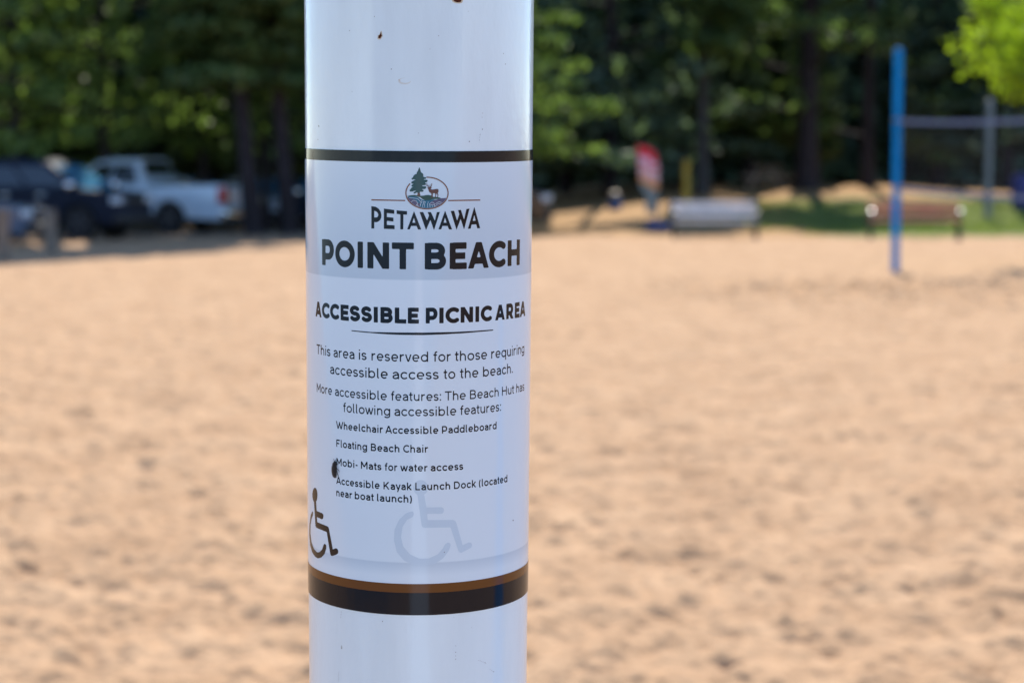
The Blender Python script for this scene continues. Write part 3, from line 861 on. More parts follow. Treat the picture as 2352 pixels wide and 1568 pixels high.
def barrel(X, d, r, h, body, lid, label):
    x = pxx(X, d); z = gz(x, d)
    root = thing("barrel", (x, d, z - .01), label, "barrel")
    b = bmesh.new(); lathe(b, [(r * .9, 0), (r * .96, .03), (r, h * .3), (r * 1.04, h * .33), (r, h * .36), (r, h * .63), (r * 1.04, h * .66), (r, h * .69), (r * .96, h - .03), (r * .92, h)], 'Z', 28)
    link("drum", bm_mesh("drum", b, True), body, root)
    b = bmesh.new(); lathe(b, [(r * 1.0, h + .003), (r * 1.0, h + .05), (r * .8, h + .16), (r * .3, h + .22)], 'Z', 28)
    link("lid", bm_mesh("lid", b, True), lid, root)
M_BLUEP = mat("blue_plastic", (.012, .07, .22), .45); M_TAN = mat("tan_lid", (.22, .16, .09), .6); M_INDIGO = mat("indigo_plastic", (.02, .025, .16), .45)
barrel(1412, 61.0, .20, .34, M_BLUEP, M_TAN, "small blue barrel with tan lid near the dark woods")
barrel(2345, 60.0, .33, .86, M_INDIGO, M_INDIGO, "indigo blue barrel cut by the frame edge behind the net")

def picnic_table():
    d = 71.0; x = pxx(1762, d); z = gz(x, d)
    root = thing("picnic_table", (x, d, z - .02), "small tan wooden picnic table on the bank by the thick trunk", "picnic table", rad(70))
    m = mat("tan_planks", (.42, .29, .20), .8, var=.2)
    b = bmesh.new()
    for i in range(5): add_box(b, (0, -.3 + .15 * i, .76), (1.7, .135, .045), None, .006)
    link("tabletop", bm_mesh("tabletop", b), m, root)
    for s in (-1, 1):
        b = bmesh.new()
        for i in range(2): add_box(b, (0, s * (.62 + .14 * i), .45), (1.7, .13, .045), None, .006)
        link("seat", bm_mesh("seat", b), m, root)
        b = bmesh.new()
        for t in (-1, 1): add_box(b, (s * .6, t * .38, .36), (.05, .09, .80), Matrix.Rotation(t * .55, 4, 'X'))
        add_box(b, (s * .6 + .052, 0, .40), (.05, 1.5, .09))
        link("leg", bm_mesh("leg", b), m, root)
picnic_table()

# ------------------------------------------------------------------ volleyball posts and net
M_BLUEPAINT = mat("blue_post_paint", (.001, .22, .56), .6, .12, var=.08, scale=3)
M_GALV = mat("galvanised_steel", (.17, .19, .20), .5, .5, metal=.2, var=.1, scale=6)
VB = G(2056, 627); NET_T = at(2076, 276, VB[1])[2]
def vb_post(p, h, r, m, label, grp=None):
    root = thing("volleyball_post", (p[0], p[1], p[2] - .1), label, "post", group=grp)
    b = bmesh.new(); add_cyl(b, (0, 0, 0), (0, 0, h + .1), r, r, 24)
    link("shaft", bm_mesh("shaft", b, True), m, root)
    b = bmesh.new(); lathe(b, [(r * 1.06, h + .07), (r * 1.06, h + .11), (r * .8, h + .14), (r * .2, h + .15)], 'Z', 24)
    link("cap", bm_mesh("cap", b, True), m, root)
    b = bmesh.new()
    for z in (NET_T - p[2] + .1, NET_T - p[2] - .92):
        b2 = [(r * 1.01, z - .02), (r * 1.25, z - .018), (r * 1.25, z + .018), (r * 1.01, z + .02)]
        lathe(b, b2, 'Z', 20)
    link("net_collar", bm_mesh("net_collar", b, True), M_GALV, root)
hpost = at(2056, 118, VB[1])[2] - VB[2]
vb_post(VB, hpost, .060, M_BLUEPAINT, "tall bright blue volleyball post standing in the sand")
VB2 = np.array([7.75, VB[1] - 9.3, gz(7.75, VB[1] - 9.3)])

def net():
    A = np.array([VB[0] + .02, VB[1] - .09, NET_T]); B = np.array([VB2[0], VB2[1] + .09, NET_T])
    root = thing("volleyball_net", tuple(A), "blue taped volleyball net stretched from the bright blue post", "net")
    D = B - A; n = 40
    def sag(t): return -.10 * 4 * t * (1 - t)
    def tape(name, z0, h, m):
        b = bmesh.new(); side = Vector((D[1], -D[0], 0)).normalized() * .006
        rows = []
        for i in range(n + 1):
            t = i / n; c = Vector(D * t) + Vector((0, 0, z0 + sag(t)))
            rows.append([b.verts.new(c + side * s + Vector((0, 0, q * h / 2))) for s, q in ((-1, -1), (1, -1), (1, 1), (-1, 1))])
        for i in range(n):
            for k in range(4): b.faces.new((rows[i][k], rows[i][(k + 1) % 4], rows[i + 1][(k + 1) % 4], rows[i + 1][k]))
        b.faces.new(rows[0]); b.faces.new(rows[-1][::-1])
        link(name, bm_mesh(name, b), m, root)
    mt = mat("net_tape_blue", (.13, .17, .28), .8); mc = mat("net_cord", (.03, .035, .045), .8)
    tape("top_tape", -.02, .06, mt); tape("bottom_tape", -1.03, .06, mt)
    b = bmesh.new()
    L = float(np.linalg.norm(D))
    k = int(L / .1)
    for i in range(k + 1):
        t = i / k; c = D * t
        add_cyl(b, (c[0], c[1], -1.0 + sag(t)), (c[0], c[1], -.06 + sag(t)), .0016, n=4, caps=False)
    for j in range(9):
        z = -.15 - .1 * j
        for i in range(8):
            t0, t1 = i / 8, (i + 1) / 8; c0, c1 = D * t0, D * t1
            add_cyl(b, (c0[0], c0[1], z + sag(t0)), (c1[0], c1[1], z + sag(t1)), .0016, n=4, caps=False)
    link("netting", bm_mesh("netting", b), mc, root)
net()

def steel_post():
    d = 57.0; x = pxx(2266, d); z = gz(x, d); top = at(2266, 236, d)[2]
    root = thing("steel_post", (x, d, z - .1), "grey galvanised steel post on the grass behind the net", "post")
    b = bmesh.new(); add_cyl(b, (0, 0, 0), (0, 0, top - z + .1), .105, .105, 20)
    link("shaft", bm_mesh("shaft", b, True), M_GALV, root)
    b = bmesh.new(); lathe(b, [(.112, top - z + .06), (.112, top - z + .11), (.08, top - z + .16), (.03, top - z + .18)], 'Z', 20)
    link("cap", bm_mesh("cap", b, True), M_GALV, root)
steel_post()

# ------------------------------------------------------------------ the white signpost in the foreground
PO = np.array([-.04868, 1.02866, 1.35]); LA, LB, PR, PK = rad(2.0), .00725, .0575, .0461
ax = np.array([math.tan(LB), -math.tan(LA), 1.]); ax /= np.linalg.norm(ax)
ex = np.array([1., 0, 0]) - ax * ax[0]; ex /= np.linalg.norm(ex); ey = np.cross(ax, ex)
RM = np.stack([ex, ey, ax], 1)                       # local -> world
def prad(z): return PR * (1 + PK * np.clip(z, -.35, .35))
sp = thing("signpost", tuple(PO + ax * (-(PO[2] + .25) / ax[2])), "thick glossy white post with an information sticker wrapped round it", "signpost")
Z0 = float(np.dot(np.array(sp.location) - PO, ax))
sp.rotation_euler = Matrix(RM.tolist()).to_euler()

def pole_pt(phi, z, off=0.):
    r = prad(z) + off
    return np.stack([r * np.sin(phi), -r * np.cos(phi), z - Z0], -1)

def img2pole(X, Y):
    """frame pixel (2352 wide) -> (phi, z) on the post's surface"""
    X = np.asarray(X, float); Y = np.asarray(Y, float)
    cp, s_ = math.cos(PITCH), math.sin(PITCH)
    u, v = (X - CX) / FPX, (Y - CY) / FPX
    d = np.stack([u, cp - v * s_, -s_ - v * cp], -1) @ RM
    o = (EYE - PO) @ RM
    k = PR * PK
    a = d[..., 0] ** 2 + d[..., 1] ** 2 - (k * d[..., 2]) ** 2
    rz = PR + k * o[2]
    b = 2 * (o[0] * d[..., 0] + o[1] * d[..., 1] - rz * k * d[..., 2])
    c = o[0] ** 2 + o[1] ** 2 - rz ** 2
    disc = np.maximum(b * b - 4 * a * c, 0)
    t = (-b - np.sqrt(disc)) / (2 * a)
    p = o + d * t[..., None]
    return np.arctan2(p[..., 0], -p[..., 1]), p[..., 2]

def surf_grid(name, z0, z1, ph0, ph1, off, m, parent, nz=40, nph=120, close=False):
    ph = np.radians(np.linspace(ph0, ph1, nph)); z = np.linspace(z0, z1, nz)
    Zg, Pg = np.meshgrid(z, ph, indexing='ij')
    V = pole_pt(Pg, Zg, off).reshape(-1, 3)
    i = np.arange(nz * nph).reshape(nz, nph)
    F = np.stack([i[:-1, :-1].ravel(), i[:-1, 1:].ravel(), i[1:, 1:].ravel(), i[1:, :-1].ravel()], 1)
    return link(name, np_mesh(name, V, F), m, parent)

def gloss_mat(name, col, rough=.12, bump=.06, speck=False, grad=None):
    m = bpy.data.materials.new(name); m.use_nodes = True
    nt = m.node_tree; b = nt.nodes["Principled BSDF"]; L = nt.links.new
    b.inputs["Base Color"].default_value = (*col, 1); b.inputs["Roughness"].default_value = rough
    b.inputs["IOR"].default_value = 1.32 if "ink" in name else 1.5
    b.inputs["Coat Weight"].default_value = 0.0; b.inputs["Coat Roughness"].default_value = .04
    tc = nt.nodes.new("ShaderNodeTexCoord")
    mp = nt.nodes.new("ShaderNodeMapping"); mp.inputs["Scale"].default_value = (1, 1, .45); L(tc.outputs["Object"], mp.inputs[0])
    n = nt.nodes.new("ShaderNodeTexNoise"); n.inputs["Scale"].default_value = 420; n.inputs["Detail"].default_value = 3; L(mp.outputs[0], n.inputs["Vector"])
    bp = nt.nodes.new("ShaderNodeBump"); bp.inputs["Strength"].default_value = bump; bp.inputs["Distance"].default_value = .0006
    L(n.outputs["Fac"], bp.inputs["Height"]); L(bp.outputs["Normal"], b.inputs["Normal"]); L(bp.outputs["Normal"], b.inputs["Coat Normal"])
    src = None
    if grad:      # printed fade, stops along the post's own height: [(z, colour), ...]
        sx = nt.nodes.new("ShaderNodeSeparateXYZ"); L(tc.outputs["Object"], sx.inputs[0])
        z0, z1 = grad[0][0] - Z0, grad[-1][0] - Z0
        mr = nt.nodes.new("ShaderNodeMapRange"); mr.inputs[1].default_value = z0; mr.inputs[2].default_value = z1; L(sx.outputs["Z"], mr.inputs[0])
        rp = nt.nodes.new("ShaderNodeValToRGB"); e = rp.color_ramp.elements
        for i, (zz, c) in enumerate(grad):
            pos = (zz - Z0 - z0) / (z1 - z0)
            q = e[i] if i < 2 else e.new(pos)
            q.position = pos; q.color = (*c, 1)
        L(mr.outputs[0], rp.inputs["Fac"]); L(rp.outputs["Color"], b.inputs["Base Color"]); src = rp.outputs["Color"]
    if speck:     # fine dirt specks and faint grime streaks
        n2 = nt.nodes.new("ShaderNodeTexNoise"); n2.inputs["Scale"].default_value = 170; n2.inputs["Detail"].default_value = 2; L(tc.outputs["Object"], n2.inputs["Vector"])
        r2 = nt.nodes.new("ShaderNodeValToRGB"); e = r2.color_ramp.elements
        e[0].position = .20; e[0].color = (.25, .22, .18, 1); e[1].position = .235; e[1].color = (1, 1, 1, 1); L(n2.outputs["Fac"], r2.inputs["Fac"])
        mp3 = nt.nodes.new("ShaderNodeMapping"); mp3.inputs["Scale"].default_value = (60, 60, 9); L(tc.outputs["Object"], mp3.inputs[0])
        n3 = nt.nodes.new("ShaderNodeTexNoise"); n3.inputs["Detail"].default_value = 5; n3.inputs["Scale"].default_value = 1; L(mp3.outputs[0], n3.inputs["Vector"])
        r3 = nt.nodes.new("ShaderNodeValToRGB"); e = r3.color_ramp.elements
        e[0].position = .3; e[0].color = tuple(c * .93 for c in col) + (1,); e[1].position = .6; e[1].color = (*col, 1); L(n3.outputs["Fac"], r3.inputs["Fac"])
        mx = nt.nodes.new("ShaderNodeMix"); mx.data_type = 'RGBA'; mx.blend_type = 'MULTIPLY'; mx.inputs[0].default_value = .7
        L(r3.outputs["Color"], mx.inputs[6]); L(r2.outputs["Color"], mx.inputs[7]); L(mx.outputs[2], b.inputs["Base Color"])
    return m

M_POST = gloss_mat("white_post_paint", (.76, .84, .87), .14, .22, speck=True)
def zc(Y): return float(img2pole(np.array(962.), np.array(float(Y)))[1])
STICK_T, STICK_B = zc(347.5), zc(1411.5)
surf_grid("shaft", Z0, 1.45, -180, 180, 0., M_POST, sp, 260, 181)
b = bmesh.new(); rt = float(prad(1.)); lathe(b, [(rt + .003, 1.44 - Z0), (rt + .004, 1.455 - Z0), (rt * .9, 1.475 - Z0), (rt * .4, 1.488 - Z0), (.004, 1.49 - Z0)], 'Z', 48)
link("cap", bm_mesh("cap", b, True), M_POST, sp)

C_ST = (.70, .78, .84)
OFF = .00025
zh0, zh1, zl0 = zc(643), zc(373), zc(1291)
zb0 = zc(1340)
white_grad = [(zb0 - .002, C_ST), (zb0 + .004, C_ST), (zl0 - .0005, (.55, .64, .72)), (zl0, C_ST), (zh0 - .0002, C_ST), (zh0 + .0003, (.52, .61, .69)), (zh1, (.64, .73, .80))]
M_STICK = gloss_mat("sticker_vinyl", C_ST, .10, .05, grad=white_grad)
stick = surf_grid("sticker", STICK_B, STICK_T, -178, 91.5, OFF, M_STICK, sp, 200, 150)
INK = gloss_mat("black_ink", (.008, .0095, .014), .12, .05)
INK_BR = gloss_mat("brown_ink", (.15, .055, .014), .16, .05)
surf_grid("border_stripe", zc(373), STICK_T + .00005, -178, 91.6, OFF + .00006, INK, stick, 4, 150)
surf_grid("border_stripe", STICK_B - .00005, zc(1360.5), -178, 91.6, OFF + .00006, INK, stick, 6, 150)
surf_grid("border_stripe", zc(1360.5), zb0, -178, 91.6, OFF + .00006, INK_BR, stick, 4, 150)

# -------- shapes as signed distance fields, cut to clean outlines
def sd_poly(P, pts):
    pts = np.asarray(pts, float); x, y = P[:, 0], P[:, 1]
    d = np.full(len(P), 1e18); ins = np.zeros(len(P), bool)
    n = len(pts)
    for i in range(n):
        a, b_ = pts[i], pts[(i + 1) % n]
        e = b_ - a; w = P - a
        t = np.clip((w @ e) / max(e @ e, 1e-12), 0, 1)
        d = np.minimum(d, ((w - t[:, None] * e) ** 2).sum(1))
        c = (a[1] > y) != (b_[1] > y)
        with np.errstate(divide='ignore', invalid='ignore'):
            xi = (b_[0] - a[0]) * (y - a[1]) / (b_[1] - a[1] if b_[1] != a[1] else 1e-9) + a[0]
        ins ^= c & (x < xi)
    d = np.sqrt(d)
    return np.where(ins, -d, d)

def sd_line(P, pts, w, caps=True):
    """stroke through pts, half width w/2, butt ends (caps False) or round (True)"""
    pts = np.asarray(pts, float); best = np.full(len(P), 1e9); n = len(pts) - 1
    closed = np.allclose(pts[0], pts[-1])
    for i in range(n):
        a, b_ = pts[i], pts[i + 1]; e = b_ - a; L = math.hypot(*e)
        if L < 1e-9: continue
        e = e / L; wv = P - a
        t = wv @ e; q = wv[:, 0] * e[1] - wv[:, 1] * e[0]
        if caps or closed:
            tc = np.clip(t, 0, L); s = np.hypot(t - tc, q) - w / 2
        else:
            lo = 0 if i > 0 else -1e9; hi = L if i < n - 1 else 1e9
            tc = np.clip(t, lo, hi); s = np.hypot(t - tc, q) - w / 2
            if i == 0: s = np.maximum(s, -t)
            if i == n - 1: s = np.maximum(s, t - L)
        best = np.minimum(best, s)
    return best

def sd_ell(P, c, rx, ry):
    q = np.hypot((P[:, 0] - c[0]) / rx, (P[:, 1] - c[1]) / ry)
    return (q - 1) * min(rx, ry)

def contour(fn, box, cell):
    x0, x1, y0, y1 = box
    nx, ny = int(math.ceil((x1 - x0) / cell)) + 1, int(math.ceil((y1 - y0) / cell)) + 1
    xs = np.linspace(x0, x1, nx); ys = np.linspace(y0, y1, ny)
    Xg, Yg = np.meshgrid(xs, ys, indexing='ij')
    D = fn(np.stack([Xg.ravel(), Yg.ravel()], 1)).reshape(nx, ny)
    D = np.where(np.abs(D) < 1e-7, 1e-7, D)
    V, F, key = [], [], {}
    def node(i, j):
        k = (i, j)
        if k not in key: key[k] = len(V); V.append((xs[i], ys[j]))
        return key[k]
    def cross(i, j, a, b_):
        k = (min((i, j), (a, b_)), max((i, j), (a, b_)))
        if k not in key:
            d0, d1 = D[i, j], D[a, b_]; t = d0 / (d0 - d1); t = min(max(t, .02), .98)
            key[k] = len(V); V.append((xs[i] + (xs[a] - xs[i]) * t, ys[j] + (ys[b_] - ys[j]) * t))
        return key[k]
    ins = D < 0
    cnt = ins[:-1, :-1].astype(int) + ins[1:, :-1] + ins[1:, 1:] + ins[:-1, 1:]
    for i, j in zip(*np.nonzero(cnt)):
        cs = ((i, j), (i + 1, j), (i + 1, j + 1), (i, j + 1))
        poly = []
        for k in range(4):
            a, c = cs[k], cs[(k + 1) % 4]
            if ins[a]: poly.append(node(*a))
            if ins[a] != ins[c]: poly.append(cross(*a, *c))
        if len(poly) >= 3: F.append(poly)
    return np.array(V).reshape(-1, 2), F

class Decal:
    def __init__(s): s.V = []; s.F = []; s.M = []; s.n = 0
    def add(s, phi, z, F, off, mi=0):
        s.V.append(pole_pt(phi, z, off))
        s.F += [tuple(i + s.n for i in f) for f in F]; s.M += [mi] * len(F); s.n += len(phi)
    def img(s, fn, box, cell, to_src, off, mi=0):
        """shape drawn in a crop of the frame, carried to the post's surface"""
        V, F = contour(fn, box, cell)
        if not len(V): return
        X, Y = to_src(V[:, 0], V[:, 1])
        phi, z = img2pole(X, Y)
        s.add(phi, z, [f[::-1] for f in F], off, mi)
    def done(s, name, mats, parent):
        return link(name, np_mesh(name, np.concatenate(s.V), s.F, True, s.M), mats, parent)

K = 2352 / 2560.
def crop(x0, y0, sc): return lambda X, Y: ((x0 + X / sc) * K, (y0 + Y / sc) * K)
Z3 = crop(750, 360, 3.92); Z4 = crop(900, 400, 7.35); Z5 = crop(750, 720, 3.92); Z6 = crop(750, 1030, 3.92); ZR = crop(750, 0, 3.92)
def poly_box(pts, m=12):
    a = np.asarray(pts, float); return (a[:, 0].min() - m, a[:, 0].max() + m, a[:, 1].min() - m, a[:, 1].max() + m)

# -------- emblem
EM = [gloss_mat("emblem_rust", (.20, .06, .02), .14), gloss_mat("emblem_pine", (.012, .055, .055), .14), gloss_mat("emblem_deer", (.12, .035, .02), .14),
      gloss_mat("emblem_grass", (.018, .055, .035), .14), gloss_mat("emblem_water", (.012, .12, .20), .14), gloss_mat("emblem_rock", (.10, .075, .14), .14),
      gloss_mat("emblem_pale", (.62, .68, .76), .14)]
em = Decal()
def E_poly(pts, mi, off, cell=5): em.img(lambda P: sd_poly(P, pts), poly_box(pts), cell, Z4, off, mi)
def E_line(pts, w, mi, off, cell=4): em.img(lambda P: sd_line(P, pts, w), poly_box(pts, w + 6), cell, Z4, off, mi)
o1, o2, o3, o4 = OFF + .00004, OFF + .00008, OFF + .00012, OFF + .00016
EC, ERX, ERY = (1230, 608), 385, 290
def in_ell(P, m=14): return sd_ell(P, EC, ERX - m, ERY - m)
def clipE(pts, mi, off): em.img(lambda P: np.maximum(sd_poly(P, pts), in_ell(P)), poly_box(pts), 5, Z4, off, mi)
water_p = [(850, 690), (900, 672), (1000, 668), (1070, 683), (1120, 720), (1150, 735), (1290, 735), (1345, 722), (1400, 740), (1420, 880), (1230, 920), (1000, 860)]
clipE(water_p, 4, o1)
clipE([(840, 690), (900, 695), (960, 715), (1010, 728), (1055, 770), (1068, 800), (1112, 795), (1085, 860), (1000, 860), (880, 780)], 5, o2)
clipE([(1278, 802), (1300, 770), (1370, 735), (1490, 705), (1620, 695), (1600, 800), (1450, 880), (1365, 880), (1372, 835), (1320, 828)], 5, o2)
clipE([(850, 668), (930, 648), (1010, 643), (1060, 653), (1110, 658), (1170, 655), (1210, 645), (1260, 643), (1310, 655), (1350, 678), (1420, 680), (1460, 690), (1490, 705), (1440, 716), (1330, 722), (1290, 737), (1200, 740), (1150, 724), (1105, 684), (1000, 668), (900, 674)], 3, o3)
for pts in ([(905, 690), (990, 700), (1060, 715), (1105, 755), (1125, 790)], [(1130, 740), (1140, 775), (1115, 800), (1105, 850)], [(1160, 760), (1200, 765), (1185, 810), (1190, 870)],
            [(1165, 800), (1150, 835), (1155, 872)], [(1175, 760), (1160, 800)], [(1255, 765), (1240, 810), (1238, 870)], [(1275, 800), (1270, 865)], [(1300, 835), (1298, 865)], [(1330, 835), (1330, 862)],
            [(1050, 790), (1060, 815), (1035, 830), (1080, 848)], [(940, 770), (985, 740), (1035, 755), (1060, 790)],
            [(1285, 800), (1315, 775), (1350, 785), (1372, 820), (1290, 822)], [(1385, 810), (1420, 780), (1460, 768), (1500, 785)], [(1400, 830), (1430, 805), (1480, 800)], [(1360, 865), (1365, 835), (1400, 850)]):
    E_line(pts, 6.5, 6, o4)
# ring, open where the pine covers it
ring = []
for a in np.linspace(-91.5, 217, 80):
    ring.append((EC[0] + ERX * math.cos(rad(a)), EC[1] + ERY * math.sin(rad(a))))
em.img(lambda P: sd_line(P, ring, 21, False), (EC[0] - ERX - 30, EC[0] + ERX + 30, EC[1] - ERY - 30, EC[1] + ERY + 30), 5, Z4, o4, 0)
E_poly([(213, 722), (832, 734), (832, 756), (213, 746)], 0, o1); E_poly([(1618, 735), (2205, 726), (2205, 748), (1618, 757)], 0, o1)
pine_p = [(1093, 132), (1112, 195), (1120, 225), (1150, 245), (1165, 275), (1160, 305), (1185, 318), (1216, 320), (1210, 345), (1180, 352), (1160, 362), (1235, 366), (1243, 385), (1225, 408), (1190, 416), (1216, 440), (1200, 460), (1135, 470),
          (1160, 484), (1212, 484), (1214, 515), (1195, 532), (1130, 536), (1165, 552), (1167, 575), (1140, 587), (1105, 582), (1100, 604), (1055, 606), (1045, 592), (1020, 613), (990, 620), (983, 600), (1010, 580), (1035, 566), (1000, 566), (960, 582), (920, 580), (910, 560),
          (950, 508), (985, 492), (960, 492), (943, 480), (955, 455), (990, 438), (945, 432), (943, 405), (990, 378), (1022, 364), (985, 356), (955, 362), (946, 340), (975, 318), (985, 290), (1010, 266), (1040, 260), (1045, 230), (1065, 200), (1075, 168)]
E_poly(pine_p, 1, o4); E_poly([(1064, 600), (1098, 600), (1112, 656), (1048, 656)], 2, o3 + .00002)
deer_p = [(1250, 512), (1258, 495), (1292, 490), (1315, 500), (1311, 520), (1297, 524), (1306, 540), (1335, 544), (1400, 532), (1432, 533), (1442, 555), (1438, 590), (1425, 608), (1438, 640), (1431, 688), (1419, 688), (1422, 640), (1405, 614), (1395, 650), (1386, 692),
          (1371, 692), (1383, 640), (1378, 612), (1336, 612), (1337, 650), (1331, 692), (1304, 692), (1311, 640), (1308, 612), (1280, 597), (1262, 570), (1256, 540), (1246, 520), (1232, 508), (1236, 500)]
E_poly(deer_p, 2, o4, 4)
for pts in ([(1266, 497), (1238, 480), (1226, 432)], [(1238, 480), (1214, 458)], [(1254, 492), (1255, 462)], [(1288, 494), (1312, 478), (1318, 432)], [(1312, 478), (1300, 452)], [(1284, 492), (1284, 460)]):
    E_line(pts, 9, 2, o4)
emblem = em.done("emblem", EM, stick)

# -------- lettering
lt = Decal()
# place name in tall bent capitals, traced letter by letter
PET = [([(213, 846), (290, 860), (345, 893), (380, 943), (398, 1005), (393, 1060), (371, 1105), (335, 1136), (300, 1143), (266, 1138), (266, 1258), (213, 1258)], [(266, 935), (298, 943), (328, 968), (340, 1000), (334, 1036), (310, 1056), (266, 1055)]),
       ([(442, 892), (632, 918), (632, 990), (497, 974), (497, 1048), (617, 1060), (617, 1130), (497, 1118), (497, 1192), (638, 1200), (638, 1270), (442, 1265)], None),
       ([(675, 925), (865, 940), (865, 1006), (800, 1003), (797, 1275), (742, 1275), (742, 999), (675, 992)], None),
       ([(993, 938), (1125, 1277), (1065, 1277), (1040, 1212), (940, 1212), (915, 1275), (867, 1275)], [(990, 1060), (1018, 1152), (963, 1152)]),
       ([(1095, 955), (1160, 957), (1232, 1110), (1268, 1018), (1240, 957), (1302, 957), (1374, 1115), (1410, 957), (1466, 955), (1358, 1292), (1292, 1100), (1212, 1290)], None),
       ([(1562, 930), (1688, 1275), (1630, 1275), (1608, 1212), (1512, 1212), (1490, 1275), (1438, 1275)], [(1560, 1055), (1588, 1152), (1535, 1152)]),
       ([(1663, 937), (1726, 932), (1780, 1115), (1820, 1000), (1798, 922), (1850, 915), (1908, 1095), (1952, 900), (2008, 893), (1908, 1280), (1846, 1085), (1770, 1284)], None),
       ([(2095, 857), (2203, 1252), (2150, 1257), (2130, 1182), (2045, 1188), (2030, 1262), (1978, 1265)], [(2095, 1010), (2120, 1115), (2068, 1118)])]
for out, hole in PET:
    fn = (lambda P, o=out, h=hole: np.maximum(sd_poly(P, o), -sd_poly(P, h)) if h else sd_poly(P, o))
    lt.img(fn, poly_box(out), 7, Z4, o1, 0)
# swash under the heading
sw = [(508, 414), (700, 431), (950, 436), (1200, 437), (1500, 431), (1700, 421), (1890, 407), (1882, 415), (1600, 440), (1400, 451), (1200, 458), (1000, 456), (850, 450), (650, 434), (512, 420)]
lt.img(lambda P: sd_poly(P, sw) - 1.8, poly_box(sw), 4, Z5, o1, 0)

XH, CAP, ASC, DSC = .52, .71, .725, -.20
def arc(cx_, cy_, rx, ry, a0, a1, n=22):
    return [(cx_ + rx * math.cos(rad(a0 + (a1 - a0) * i / n)), cy_ + ry * math.sin(rad(a0 + (a1 - a0) * i / n))) for i in range(n + 1)]

